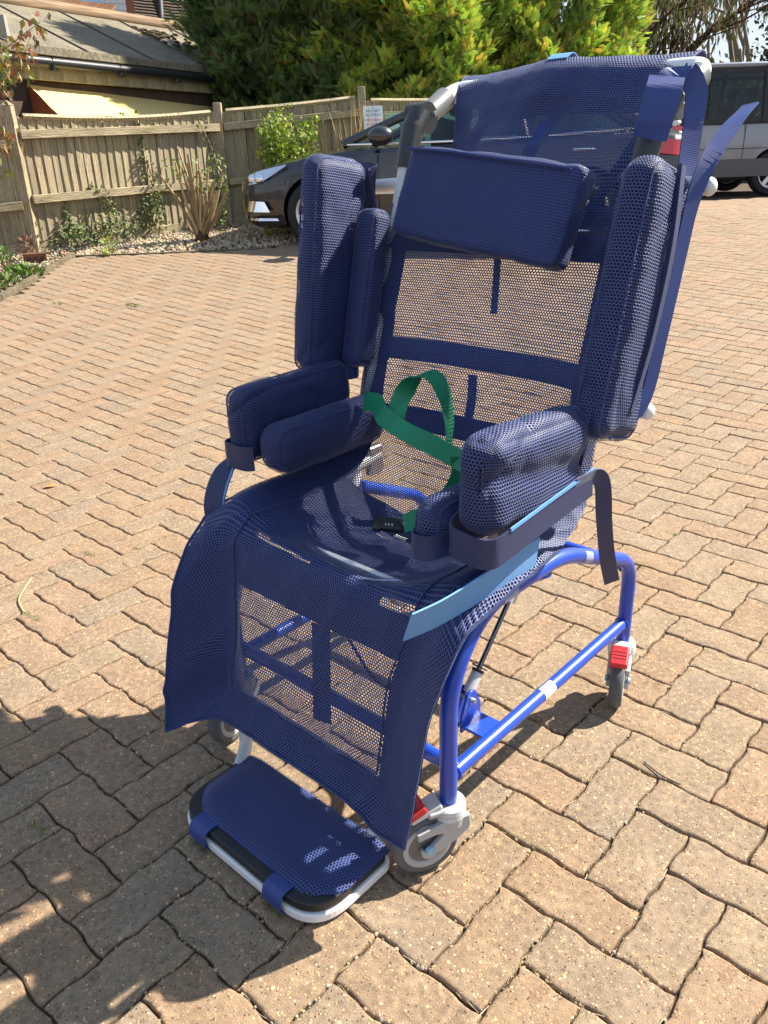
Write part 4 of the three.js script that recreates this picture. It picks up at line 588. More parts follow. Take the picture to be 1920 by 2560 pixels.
{ // hedge behind the vehicles
  const o = thing('garden_hedge', 'long green hedge behind the silver van', 'hedge', V3(11, 0.5, -20)), r = rng(87), items = []; const hs = []; for (let i = 0; i < 90; i++) { const x = (r() - 0.5) * 13; hs.push(limb([V3(x, -0.1, 0), V3(x + (r() - 0.5) * 0.3, 0.8, (r() - 0.5) * 0.5), V3(x + (r() - 0.5) * 0.8, 1.7, (r() - 0.5) * 0.9)], 0.03, 0.008, 5)); } mesh('stems', merge(hs), bark, o);
  for (let i = 0; i < 22000; i++) { const x = (r() - 0.5) * 14, y = r() * 2.1, z = (r() - 0.5) * 1.7; items.push({ p: V3(x, y + 0.25 * fbm(x * 0.8, 0, 0, 2), z), q: facing(V3(r() - 0.5, r() - 0.3, r() + 0.1), r() * 6), s: 0.09 + r() * 0.08, c: lin(0.07 + r() * 0.08, 0.11 + r() * 0.09, 0.03) }); }
  cloud('foliage', o, leafGeo, leafMat(), items);
}
function bush(name, base, n, rad, h, leaf, tones, seed, label, stems = 14, cat = 'shrub', g = leafGeo) {
  const o = thing(name, label, cat, base), r = rng(seed), st = [], items = [];
  for (let i = 0; i < stems; i++) { const a = r() * 6.283, e = V3(Math.cos(a) * rad * r(), h * (0.6 + r() * 0.45), Math.sin(a) * rad * r()), m = V3(e.x * 0.35, e.y * 0.5, e.z * 0.35); st.push(limb([V3((r() - 0.5) * 0.1, 0, (r() - 0.5) * 0.1), m, e], 0.012, 0.004, 5)); const k = Math.ceil(n / stems); for (let j = 0; j < k; j++) { const t = 0.3 + 0.75 * Math.pow(r(), 0.8), p = V3(0, 0, 0).lerp(m, clamp(t * 2, 0, 1)).lerp(e, clamp(t * 2 - 1, 0, 1.1)).add(V3(r() - 0.5, r() - 0.5, r() - 0.5).multiplyScalar(rad * 0.5)), c = tones[(r() * tones.length) | 0], f = 0.75 + r() * 0.5; items.push({ p, q: facing(V3(r() - 0.5, r() - 0.25, r() - 0.5), r() * 6.3), s: leaf * (0.6 + r() * 0.8), c: lin(c[0] * f, c[1] * f, c[2] * f) }); } }
  mesh('stems', merge(st), twigMat, o); if (items.length) cloud('foliage', o, g, leafMat(0.6, 0.4), items); return o;
}
{ const b = atDepth(720, 440, 11.2).setY(0.5); bush('lime_bush', b, 3600, 0.5, 1.2, 0.06, [[0.26, 0.36, 0.02], [0.36, 0.42, 0.03], [0.18, 0.28, 0.02]], 91, 'lime green leafy bush between the fence and the dark car bonnet', 18); }
{ // cut back shrub: many sawn stems from one stump
  const b = onGround(505, 603), o = thing('pruned_shrub', 'hard pruned shrub of bare upright stems beside the dark car', 'shrub', b), r = rng(93); mesh('stump', limb([V3(0, -0.04, 0), V3(0.01, 0.05, 0), V3(0.0, 0.16, 0)], 0.10, 0.05, 10), bark, o);
  const tops = [[-0.46, 0.82], [-0.2, 0.95], [-0.2, 1.12], [-0.14, 0.9], [-0.05, 0.95], [0.05, 1.0], [0.1, 0.82], [0.16, 0.86], [0.24, 0.9], [0.3, 0.72], [0.34, 0.62], [0.38, 0.82], [0.42, 0.5], [-0.26, 0.55], [-0.22, 0.22], [-0.12, 0.3], [0.2, 0.5], [0.0, 0.7], [0.12, 0.6], [-0.02, 1.05], [0.46, 0.62]];
  for (let i = 0; i < 16; i++) tops.push([(r() - 0.4) * 0.5, 0.35 + r() * 0.6]);
  for (const [x0, y0] of tops) { const x = x0 * 0.8, y = y0 * 0.88, z = (r() - 0.5) * 0.3; mesh('stem', limb([V3(x * 0.12, 0.05, z * 0.2), V3(x * 0.5 + (r() - 0.5) * 0.06, y * 0.5, z * 0.7), V3(x, y, z)], 0.02, 0.009 + r() * 0.006, 6), r() < 0.5 ? twigMat : std({ color: lin(0.42, 0.32, 0.16), roughness: 0.85 }), o); }
  const it = []; for (let i = 0; i < 150; i++) it.push({ p: V3((r() - 0.45) * 0.7, 0.5 + r() * 0.4, (r() - 0.3) * 0.25), q: facing(V3(r() - 0.5, r() - 0.4, r() - 0.3), r() * 6), s: 0.04 + r() * 0.03, c: lin(0.12 + r() * 0.12, 0.2 + r() * 0.1, 0.04) }); cloud('leaves', o, leafGeo, leafMat(), it);
}
{ const b = atDepth(880, 430, 11.75).setY(0.52), o = thing('dry_grass_clump', 'dry straw coloured grass clump below the white sign', 'grass', b), r = rng(95), it = []; for (let i = 0; i < 240; i++) { const a = r() * 6.3, sp = r(); it.push({ p: V3((r() - 0.5) * 0.95, 0, (r() - 0.5) * 0.3), q: facing(V3(Math.cos(a) * 0.35 * sp, 1, Math.sin(a) * 0.35 * sp), r() * 6), s: V3(0.13, 0.3, 0.7 + r() * 0.85), c: lin(0.5 + r() * 0.15, 0.33 + r() * 0.12, 0.14) }); } cloud('blades', o, slimLeaf, leafMat(0.8, 0.3), it); }
// ivy: strands up the fence and mats at its foot
function ivy(px, py, top, w, n, seed, label) {
  const b = onGround(px, py), o = thing('ivy_plant', label, 'ivy', b, 'ivy on the fence'), r = rng(seed), it = [], H = top;
  const way = new THREE.CatmullRomCurve3([V3(0, 0, 0), V3(0.05 + (r() - 0.5) * 0.1, H * 0.35, -0.02), V3(-0.06 + (r() - 0.5) * 0.12, H * 0.7, -0.03), V3(-0.14 + (r() - 0.5) * 0.1, H, -0.04)]);
  mesh('stem', new THREE.TubeGeometry(way, 16, 0.006, 5), twigMat, o);
  for (let i = 0; i < n; i++) { const t = i / n < 0.55 ? r() * 0.25 : r(), p = way.getPointAt(t), wd = lerp(w, 0.09, clamp(t * 3, 0, 1)); p.add(V3((r() - 0.5) * wd * 2, (r() - 0.5) * 0.08 + (t < 0.25 ? r() * 0.14 : 0), (r()) * (t < 0.25 ? 0.28 : 0.07))); const y = r() < 0.15; it.push({ p, q: facing(V3(r() - 0.5, r() - 0.35, r() + 0.2), r() * 6.3), s: 0.032 + r() * 0.034, c: y ? lin(0.22, 0.26, 0.04) : lin(0.05 + r() * 0.05, 0.09 + r() * 0.06, 0.025) }); }
  cloud('leaves', o, leafGeo, leafMat(0.45, 0.2), it); return o;
}
ivy(108, 622, 0.75, 0.1, 170, 101, 'thin ivy strand climbing the capped fence post'); ivy(190, 618, 0.45, 0.34, 520, 102, 'low ivy mat with a yellow sprig at the foot of the sunlit fence'); ivy(290, 606, 0.62, 0.24, 420, 103, 'ivy strand and mat in the middle of the sunlit fence'); ivy(385, 588, 1.35, 0.22, 560, 104, 'tallest ivy strand climbing the sunlit fence to its top'); ivy(340, 600, 0.35, 0.1, 90, 105, 'small ivy sprig between two taller strands'); ivy(562, 574, 1.25, 0.08, 300, 106, 'ivy climbing the fence post behind the pruned shrub');
function weed(px, py, n, w, h, seed, tones, label) { const b = onGround(px, py), o = thing('weed', label, 'weed', b, 'weeds in the gravel'), r = rng(seed), it = []; mesh('stem', limb([V3(0, -0.02, 0), V3(0, h * 0.3, 0), V3(0.02, h * 0.6, 0)], 0.006, 0.003, 5), twigMat, o); for (let i = 0; i < n; i++) { const a = r() * 6.3, q = r(); it.push({ p: V3(Math.cos(a) * q * w, r() * h, Math.sin(a) * q * w * 0.6), q: facing(V3(Math.cos(a), 0.6 + r(), Math.sin(a)), r() * 2), s: 0.04 + r() * 0.05, c: lin(...tones.map((t) => t * (0.7 + r() * 0.6))) }); } cloud('leaves', o, leafGeo, leafMat(), it); }
weed(65, 695, 150, 0.17, 0.10, 111, [0.14, 0.24, 0.03], 'leafy green weed patch by the concrete edging'); weed(15, 722, 90, 0.14, 0.1, 112, [0.13, 0.2, 0.03], 'small weed clump beside the leafy patch'); weed(275, 640, 36, 0.09, 0.16, 113, [0.28, 0.36, 0.06], 'pale upright weed in the gravel edge'); weed(6, 660, 60, 0.12, 0.16, 114, [0.16, 0.26, 0.04], 'green weed by the gravel board'); weed(680, 590, 24, 0.07, 0.09, 115, [0.35, 0.36, 0.03], 'yellow flowered weed in front of the dark car bumper'); weed(80, 640, 40, 0.14, 0.2, 116, [0.2, 0.09, 0.05], 'dry reddish weed stems by the capped post');
{ // red and green leaved shrub reaching into the picture
  const b = V3(-4.15, 0.27, -7.55), o = thing('photinia_shrub', 'shrub with coppery and green leaves in front of the fence', 'shrub', b), r = rng(97), st = [], it = [], ends = [[atDepth(100, 55, 7.6), 1], [atDepth(60, 120, 7.5), 1], [atDepth(45, 165, 7.4), 1.2], [atDepth(5, 150, 7.3), 1.3], [atDepth(-20, 90, 7.6), 1.2], [atDepth(10, 215, 7.3), 1], [atDepth(-10, 320, 7.2), 1], [atDepth(30, 335, 7.2), 0.7], [atDepth(-60, 260, 7.4), 1.5], [atDepth(-80, 120, 7.5), 1.5], [atDepth(-10, 400, 7.2), 0.6], [atDepth(-100, 400, 7.3), 1.5], [atDepth(-120, 0, 7.6), 1.4]];
  for (const [e, k] of ends) { const q = e.clone().sub(b), m = V3(q.x * 0.25 - 0.2, q.y * 0.6, q.z * 0.3); st.push(limb([V3(0, 0, 0), m, q], 0.014, 0.003, 5)); const n = 46 * k; for (let i = 0; i < n; i++) { const t = 1 - 0.32 * r() * r(), p = m.clone().lerp(q, t).add(V3((r() - 0.5), (r() - 0.5), (r() - 0.5)).multiplyScalar(0.17)), c = [[0.26, 0.2, 0.03], [0.34, 0.17, 0.04], [0.2, 0.22, 0.03], [0.3, 0.1, 0.05], [0.12, 0.16, 0.03]][(r() * 5) | 0]; it.push({ p, q: facing(V3((r() - 0.5) * 1.4, -0.3 - r() * 0.6, (r() - 0.5)), r() * 6), s: 0.045 + r() * 0.04, c: lin(...c) }); } }
  mesh('stems', merge(st), twigMat, o); cloud('leaves', o, leafGeo, leafMat(0.45, 0.35), it);
}

// ================================================================ buildings behind the fence
const feltN = tnoise(5, 41, 4), feltF = tnoise(48, 43, 2);
const feltMap = tex(512, 512, (u, v) => { const n = 0.72 + 0.3 * feltN(u, v) + 0.45 * feltF(u, v); const m = clamp(feltN(v, u) * 3 - 0.75, 0, 1); return [n * (1 - 0.45 * m), n * (0.97 - 0.4 * m), n * (0.88 - 0.5 * m)]; }, true, 2.4);
const felt = std({ color: lin(0.36, 0.33, 0.275), map: feltMap, bumpMap: feltMap, bumpScale: 0.006, roughness: 0.95 });
const quad = (a, b, c, d, nu = 1, nv = 1, wob) => { const rows = []; for (let i = 0; i <= nv; i++) { const row = []; for (let j = 0; j <= nu; j++) { const p = a.clone().lerp(b, j / nu).lerp(d.clone().lerp(c, j / nu), i / nv); if (wob) p.add(wob(j / nu, i / nv)); row.push(p); } rows.push(row); } const pos = [], uv = [], idx = [], W = a.distanceTo(b), H = a.distanceTo(d); rows.forEach((r, i) => r.forEach((p, j) => { pos.push(p.x, p.y, p.z); uv.push(W * j / nu, H * i / nv); })); for (let i = 0; i < nv; i++) for (let j = 0; j < nu; j++) { const k = i * (nu + 1) + j, l = k + nu + 1; idx.push(k, k + 1, l, l, k + 1, l + 1); } const g = new THREE.BufferGeometry(); g.setAttribute('position', new THREE.Float32BufferAttribute(pos, 3)); g.setAttribute('uv', new THREE.Float32BufferAttribute(uv, 2)); g.setIndex(idx); g.computeVertexNormals(); return g; };
const solid = (a, b, c, d, t) => { // a slab of thickness t under the quad a b c d
  const n = b.clone().sub(a).cross(d.clone().sub(a)).normalize(); if (n.y < 0) n.negate(); const k = [a, b, c, d].map((p) => p.clone().addScaledVector(n, -t)); return merge([quad(a, b, c, d, 8, 4), quad(...k), quad(a, b, k[1], k[0]), quad(b, c, k[2], k[1]), quad(c, d, k[3], k[2]), quad(d, a, k[0], k[3])]);
};
{
  const eL = atDepth(-230, 78, 10.8), eR = atDepth(900, 217, 19.0), rR = atDepth(720, 116, 21.0), rL = atDepth(-480, -70, 14.0);
  const o = thing('felt_roof_outbuilding', 'low outbuilding with mossy grey felt roof behind the sunlit fence', 'building', V3(0, 0, 0));
  const roof = mesh('roof', solid(eL, eR, rR, rL, 0.07), felt, o);
  const back = V3(-3.5, -2.2, -1.5); mesh('roof_back', solid(rL, rR, rR.clone().add(back), rL.clone().add(back), 0.12), felt, roof);
  const seam = std({ color: lin(0.1, 0.085, 0.07), roughness: 1 }), up = V3(0, 0.012, 0);
  for (let i = 1; i < 8; i++) { const t = i / 8; mesh('felt_seam', cyl(eL.clone().lerp(eR, t).add(up), rL.clone().lerp(rR, t).add(up), 0.012, 0.012, 4), seam, roof); }
  mesh('ridge_roll', cyl(rL.clone().add(V3(0, 0.03, 0)), rR.clone().add(V3(0, 0.03, 0)), 0.11, 0.11, 10), std({ color: lin(0.5, 0.36, 0.26), map: feltMap, roughness: 0.9 }), roof);
  const D = eR.clone().sub(eL).normalize(), out = V3(-D.z, 0, D.x).normalize(); if (out.z < 0) out.negate();
  const dn = (p, y, k = 0) => p.clone().add(V3(0, -y, 0)).addScaledVector(out, k), black = std({ color: lin(0.015, 0.016, 0.018), roughness: 0.4 });
  // drip edge, gutter with brackets, timber plate
  mesh('drip_edge', solid(dn(eL, -0.01, 0.06), dn(eR, -0.01, 0.06), dn(eR, -0.01, 0), dn(eL, -0.01, 0), 0.09), felt, roof);
  const gut = mesh('gutter', cyl(dn(eL, 0.165, 0.10), dn(eR, 0.165, 0.10), 0.055, 0.07, 14), black, o);
  for (let i = 0; i < 9; i++) { const p = dn(eL, 0.185, 0.1).lerp(dn(eR, 0.185, 0.1), 0.06 + i * 0.115); mesh('gutter_bracket', box(0.06, 0.14, 0.13, p.x, p.y, p.z), black, gut); }
  mesh('wall_plate', solid(dn(eL, 0.20, 0.0), dn(eR, 0.20, 0.0), dn(eR, 0.20, -0.1), dn(eL, 0.20, -0.1), 0.15), woodMats[4], o);
  mesh('wall', quad(dn(eL, 0.36, -0.12), dn(eR, 0.36, -0.12), dn(eR, 3.2, -0.12), dn(eL, 3.2, -0.12)), std({ color: lin(0.14, 0.10, 0.075), roughness: 0.9, map: woodMap, side: THREE.DoubleSide }), o);
  mesh('end_wall', quad(dn(eR, 0.1, 0), rR.clone().add(V3(0, -0.1, 0)), rR.clone().setY(0.2), eR.clone().setY(0.2)), std({ color: lin(0.08, 0.06, 0.05), roughness: 0.9, side: THREE.DoubleSide }), o);
  // moss cushions on the felt
  const r = rng(121), it = []; for (let i = 0; i < 130; i++) { const u = i < 22 ? 0.50 + r() * 0.06 : 0.5 + r() * 0.45, v = i < 22 ? 0.62 + r() * 0.2 : 0.2 + r() * 0.6, p = eL.clone().lerp(eR, u).lerp(rL.clone().lerp(rR, u), v); it.push({ p: p.add(V3(0, 0.01, 0)), q: new THREE.Quaternion(), s: V3(0.035 + r() * 0.05, 0.03, 0.03 + r() * 0.04), c: lin(0.05 + r() * 0.03, 0.045, 0.02) }); } cloud('moss', roof, new THREE.IcosahedronGeometry(1, 1), std({ color: lin(1, 1, 1), roughness: 1 }), it);
  // tarpaulin in front of the wall
  const T = thing('tarpaulin', 'yellow and orange tarpaulin sheet stretched below the black gutter', 'tarpaulin', V3(0, 0, 0)), wob = (k) => (u, v) => V3(0, 0.03 * fbm(u * 6, v * 3, k, 3), 0.05 * fbm(u * 5 + 3, v * 4, k, 3));
  const tL = atDepth(58, 198, 12.0), tR = atDepth(690, 270, 16.6), bL = atDepth(158, 300, 11.3), bR = atDepth(700, 330, 15.8);
  mesh('yellow_sheet', quad(tL, tR, bR, bL, 24, 10, wob(3)), std({ color: lin(0.74, 0.56, 0.22), roughness: 0.75, side: THREE.DoubleSide }), T);
  const orange = std({ color: lin(0.46, 0.13, 0.04), roughness: 0.75, side: THREE.DoubleSide });
  mesh('orange_end', quad(tL, bL, bL.clone().setY(0.9), tL.clone().setY(0.9), 10, 10, wob(7)), orange, T);
  mesh('orange_strip', quad(tL.clone().add(V3(0, 0.13, 0)).addScaledVector(out, -0.04), tR.clone().add(V3(0, 0.2, 0)).addScaledVector(out, -0.04), tR.clone().addScaledVector(out, -0.04).add(V3(0, -0.1, 0)), tL.clone().addScaledVector(out, -0.04).add(V3(0, -0.06, 0)), 16, 2), orange, T);
  mesh('corner_post', box(0.09, 2.4, 0.09).translate(tL.x - 0.12, 1.75, tL.z), std({ color: lin(0.3, 0.27, 0.24), roughness: 0.9 }), T);
}
{ // tiled house behind
  const a = atDepth(250, 130, 27), b = atDepth(800, 190, 29), c = atDepth(790, -150, 33), d = atDepth(330, -190, 31);
  const o = thing('tiled_house', 'house with brown plain tiled roof beyond the felt roof', 'house', V3(0, 0, 0)), roof = new THREE.Group(); roof.name = 'roof'; o.add(roof);
  const tileMats = [[0.15, 0.11, 0.085], [0.13, 0.095, 0.075], [0.17, 0.12, 0.09]].map((q) => std({ color: lin(...q), map: feltMap, roughness: 0.9 }));
  const N = 46, n = b.clone().sub(a).cross(d.clone().sub(a)).normalize(); if (n.y < 0) n.negate();
  for (let i = 0; i < N; i++) { const t0 = i / N, t1 = (i + 1.15) / N, L = (t) => a.clone().lerp(d, t), R = (t) => b.clone().lerp(c, t), k = n.clone().multiplyScalar(0.055), l = n.clone().multiplyScalar(0.012); const q = [L(t0).add(k), R(t0).add(k), R(t1).add(l), L(t1).add(l)]; mesh(i ? `tile_course_${String(i).padStart(3, '0')}` : 'tile_course', merge([quad(...q, 30, 1, (u, v) => n.clone().multiplyScalar(0.012 * (Math.round(u * 30) % 2))), quad(q[0], q[1], R(t0), L(t0))]), tileMats[i % 3], roof); }
  mesh('roof_deck', quad(a, b, c, d).translate(0, -0.05, 0), std({ color: lin(0.04, 0.03, 0.025), side: THREE.DoubleSide }), roof);
  mesh('vent_pipe', cyl(atDepth(405, 60, 28.3), atDepth(399, -30, 29), 0.07, 0.07, 10), std({ color: lin(0.05, 0.05, 0.05), roughness: 0.6 }), roof);
  mesh('wall', quad(a, b, b.clone().setY(0), a.clone().setY(0)), std({ color: lin(0.2, 0.12, 0.08), side: THREE.DoubleSide, roughness: 0.9 }), o);
}
{ // clad gable with window next to the tiled roof
  const d = 24, o = thing('clad_gable', 'white weatherboarded gable with a small window beyond the felt roof', 'building', V3(0, 0, 0)), q = (x, y, k = d) => atDepth(x, y, k), wm = std({ color: lin(0.7, 0.68, 0.64), roughness: 0.7 });
  const p0 = q(195, 60), p1 = q(320, 60), W = p0.distanceTo(p1), dir = p1.clone().sub(p0).normalize(), turn = -Math.atan2(dir.z, dir.x), brick = std({ color: lin(0.3, 0.13, 0.08), roughness: 0.95 });
  mesh('brick_wall', box(W * 2.2, 6, 0.3).rotateY(turn).translate((p0.x + p1.x) / 2 - 0.6, p0.y - 1.6, (p0.z + p1.z) / 2 - 0.3), brick, o);
  for (let i = 0; i < 12; i++) mesh(i ? `clapboard_${String(i).padStart(3, '0')}` : 'clapboard', new THREE.BoxGeometry(W * 0.42, 0.16, 0.03).rotateX(-0.12).translate(W * 0.8, 0, 0).rotateY(turn).translate(p0.x, p0.y - 0.2 + i * 0.145, p0.z), wm, o);
  const win = mesh('window', merge([box(0.62, 0.05, 0.08, 0, -0.5, 0), box(0.62, 0.05, 0.08, 0, 0.5, 0), box(0.05, 1, 0.08, -0.29, 0, 0), box(0.05, 1, 0.08, 0.29, 0, 0)]).rotateY(turn).translate(q(225, -8).x, q(225, -8).y, q(225, -8).z), wm, o);
  mesh('pane', box(0.56, 0.98, 0.02).rotateY(turn).translate(q(225, -8).x, q(225, -8).y, q(225, -8).z), phy({ color: lin(0.4, 0.5, 0.6), roughness: 0.08, metalness: 0.3 }), win);
  const t = thing('pink_tiled_lean_to', 'strip of pinkish roof tiles along the top of the felt roof', 'roof', V3(0, 0, 0)), e0 = q(-60, 22, 17), e1 = q(270, 36, 19.5), e2 = q(290, 14, 20.2), e3 = q(-60, -30, 18.4), tm = std({ color: lin(0.55, 0.32, 0.22), map: feltMap, roughness: 0.9 });
  for (let i = 0; i < 7; i++) { const A = (k) => e0.clone().lerp(e3, k / 7), B = (k) => e1.clone().lerp(e2, k / 7); mesh(i ? `tile_course_${String(i).padStart(3, '0')}` : 'tile_course', solid(A(i).add(V3(0, 0.03, 0)), B(i).add(V3(0, 0.03, 0)), B(i + 1.1), A(i + 1.1), 0.03), tm, t); }
}

// ================================================================ vehicles (x forwards, y up, z to the side)
const ev = new Evaluator(); ev.attributes = ['position', 'normal']; ev.useGroups = false;
function loft(st) { // stations [x, half width, bottom, shoulder, top, width of the top]
  const rows = st.map(([x, w, yb, ys, yt, wt = 0.6]) => { const h = [[0, yb], [w * 0.8, yb], [w * 0.95, yb + 0.06], [w, lerp(yb, ys, 0.4)], [w * 1.0, lerp(yb, ys, 0.75)], [w * 0.975, ys - 0.03], [w * 0.93, ys + (yt - ys) * 0.2], [w * wt, lerp(ys, yt, 0.85)], [0, yt]]; return [...h.map(([z, y]) => V3(x, y, z)), ...h.slice(1, -1).reverse().map(([z, y]) => V3(x, y, -z)), V3(x, yb, 0)]; });
  const nu = rows[0].length - 1, per = 4, pos = [], idx = [], curves = []; for (let j = 0; j <= nu; j++) curves.push(new THREE.CatmullRomCurve3(rows.map((r) => r[j]), false, 'catmullrom', 0.3));
  const nv = (st.length - 1) * per; for (let i = 0; i <= nv; i++) for (let j = 0; j <= nu; j++) { const p = curves[j].getPoint(i / nv); pos.push(p.x, p.y, p.z); }
  for (let i = 0; i < nv; i++) for (let j = 0; j < nu; j++) { const a = i * (nu + 1) + j, b = a + nu + 1; idx.push(a, a + 1, b, b, a + 1, b + 1); }
  for (const [o, f] of [[0, 1], [nv * (nu + 1), 0]]) { const c = pos.length / 3, m = V3(0, 0, 0); for (let j = 0; j < nu; j++) m.add(V3(...pos.slice((o + j) * 3, (o + j) * 3 + 3))); m.multiplyScalar(1 / nu); pos.push(m.x, m.y, m.z); for (let j = 0; j < nu; j++) idx.push(...(f ? [c, o + j + 1, o + j] : [c, o + j, o + j + 1])); }
  const g = new THREE.BufferGeometry(); g.setAttribute('position', new THREE.Float32BufferAttribute(pos, 3)); g.setIndex(idx); g.computeVertexNormals(); return g;
}
const matRubber = std({ color: lin(0.018, 0.018, 0.019), roughness: 0.85 }), matAlloy = phy({ color: lin(0.62, 0.62, 0.63), metalness: 0.85, roughness: 0.35 }), matTrim = std({ color: lin(0.02, 0.02, 0.022), roughness: 0.6 }), matSeat = std({ color: lin(0.03, 0.03, 0.035), roughness: 0.9 });
const glassOf = (c) => phy({ color: c, roughness: 0.02, transmission: 1, thickness: 0, ior: 1.5, side: THREE.DoubleSide });
const lampGlass = phy({ color: lin(0.95, 0.97, 1), roughness: 0.05, transmission: 0.85, thickness: 0 }), matMirror = phy({ color: lin(0.85, 0.86, 0.88), metalness: 1, roughness: 0.12 }), matLampRed = phy({ color: lin(0.55, 0.012, 0.02), roughness: 0.12, clearcoat: 1 });
function wheel(parent, x, y, z, R, s, spokes) {
  const g = new THREE.Group(); g.name = 'wheel'; parent.add(g); g.position.set(x, y, z); g.scale.z = s;
  mesh('tyre', new THREE.LatheGeometry([[R * 0.68, -0.1], [R * 0.9, -0.105], [R * 0.985, -0.085], [R, 0], [R * 0.985, 0.085], [R * 0.9, 0.105], [R * 0.68, 0.1]].map(([a, b]) => new THREE.Vector2(a, b)), 48).rotateX(Math.PI / 2), matRubber, g);
  const parts = [new THREE.LatheGeometry([[R * 0.62, -0.09], [R * 0.64, 0.07], [R * 0.69, 0.1], [R * 0.66, 0.105], [R * 0.6, 0.085]].map(([a, b]) => new THREE.Vector2(a, b)), 40).rotateX(Math.PI / 2), cyl(V3(0, 0, 0.05), V3(0, 0, 0.095), R * 0.16, R * 0.13, 18)];
  for (let i = 0; i < spokes; i++) parts.push(new RoundedBoxGeometry(R * 0.22, R * 0.56, 0.03, 1, 0.01).translate(0, R * 0.36, 0.075).rotateZ(i * 6.2832 / spokes));
  mesh('rim', merge(parts), matAlloy, g); mesh('brake_disc', cyl(V3(0, 0, -0.02), V3(0, 0, 0.0), R * 0.55, R * 0.55, 24), matTrim, g);
}
function vehicle(name, label, cat, o3) {
  const { st, wheels, R, paint, top, glass } = o3, o = thing(name, label, cat, o3.at); o.rotation.y = o3.turn;
  let body = new Brush(loft(st)); body.updateMatrixWorld();
  for (const x of wheels) { const c = new Brush(new THREE.CylinderGeometry(R * 1.14, R * 1.14, 3, 36).rotateX(Math.PI / 2).translate(x, R * 1.02, 0)); c.updateMatrixWorld(); body = ev.evaluate(body, c, SUBTRACTION); }
  // keep the middle of the car closed between the wheel wells
  mesh('body', toCreasedNormals(body.geometry, 0.6), paint, o);
  mesh('underbody', box(o3.len * 0.9, 0.5, o3.w * 1.1, 0, 0.47, 0), matTrim, o);
  for (const x of wheels) for (const s of [1, -1]) wheel(o, x, R, s * (o3.w - 0.105), R, s, o3.spokes);
  // glasshouse: base line and roof line, side by side
  const { base, roof } = top, side = (s, a, b) => { const L = (k, t) => { const n = k.length - 1, f = clamp(t, 0, 1) * n, i = Math.min(Math.floor(f), n - 1); const p = k[i], q = k[i + 1]; return V3(lerp(p[0], q[0], f - i), lerp(p[1], q[1], f - i), s * lerp(p[2], q[2], f - i)); }; return [L(base, a), L(base, b), L(roof, b), L(roof, a)]; };
  for (const s of [1, -1]) {
    for (const [a, b] of top.panes) { const q = side(s, a, b); mesh('side_window', quad(...q, 4, 3, (u, v) => V3(0, 0, s * 0.02 * Math.sin(Math.PI * v))), glass, o); }
    for (const [t, r, m] of top.pillars) { const q = side(s, t, t); mesh('pillar', limb([q[0], q[0].clone().lerp(q[3], 0.5).add(V3(0, 0, s * 0.02)), q[3]], r, r * 0.85, 8), m ?? paint, o); }
    mesh('roof_rail', limb(roof.map((p) => V3(p[0], p[1], s * p[2])), 0.04, 0.04, 8), paint, o);
    mesh('window_trim', limb(base.map((p) => V3(p[0], p[1], s * (p[2] + 0.012))), 0.014, 0.014, 6), top.trim ?? matTrim, o);
    if (top.trimTop) mesh('window_trim', limb(roof.slice(0, -1).map((p) => V3(p[0], p[1] - 0.02, s * (p[2] + 0.035))), 0.012, 0.012, 6), top.trim, o);
  }
  const rp = roof.map((p) => [V3(p[0], p[1], p[2]), V3(p[0], p[1] + 0.035, p[2] * 0.5), V3(p[0], p[1] + 0.045, 0), V3(p[0], p[1] + 0.035, -p[2] * 0.5), V3(p[0], p[1], -p[2])]);
  mesh('roof_panel', sheet(rp, 16, 20), paint, o);
  const f0 = base[0], f1 = roof[0], b0 = base[base.length - 1], b1 = roof[roof.length - 1];
  mesh('windscreen', sheet([[1, 0.5, 0, -0.5, -1].map((s) => V3(f0[0] + 0.12 * (1 - s * s), f0[1], s * f0[2])), [1, 0.5, 0, -0.5, -1].map((s) => V3(f1[0] + 0.06 * (1 - s * s), f1[1] + 0.03, s * f1[2]))], 12, 6), glass, o);
  mesh('rear_window', sheet([[1, 0.5, 0, -0.5, -1].map((s) => V3(b0[0] - 0.06 * (1 - s * s), b0[1], s * b0[2])), [1, 0.5, 0, -0.5, -1].map((s) => V3(b1[0] - 0.03 * (1 - s * s), b1[1] + 0.03, s * b1[2]))], 12, 6), glass, o);
  for (const [x, n] of top.seats) for (const z of [-0.4, 0.4]) { const y = base[0][1] - 0.25; const seat = mesh('seat', merge([rbox(0.14, 0.62, 0.46, 0.06, x, y + 0.18, z).rotateZ(0), rbox(0.1, 0.2, 0.26, 0.05, x - 0.05, y + 0.62, z)]), matSeat, o); }
  return o;
}
const blackPaint = phy({ color: lin(0.0075, 0.009, 0.015), roughness: 0.35, clearcoat: 1, clearcoatRoughness: 0.03 });
const silver = phy({ color: lin(0.24, 0.255, 0.28), roughness: 0.42, metalness: 0.4, clearcoat: 1, clearcoatRoughness: 0.05 });
const whitePaint = phy({ color: lin(0.72, 0.72, 0.72), roughness: 0.35, clearcoat: 1, clearcoatRoughness: 0.05 });
const saloon = [[2.39, 0.58, 0.30, 0.60, 0.64, 0.5], [2.28, 0.76, 0.21, 0.68, 0.73], [2.0, 0.87, 0.17, 0.77, 0.84], [1.5, 0.915, 0.17, 0.86, 0.93], [0.95, 0.93, 0.17, 0.92, 1.0], [0.2, 0.935, 0.17, 0.945, 0.98], [-0.9, 0.935, 0.17, 0.965, 1.0], [-1.7, 0.92, 0.18, 0.985, 1.03], [-2.2, 0.86, 0.24, 0.96, 1.04], [-2.39, 0.72, 0.34, 0.86, 0.95, 0.5]];
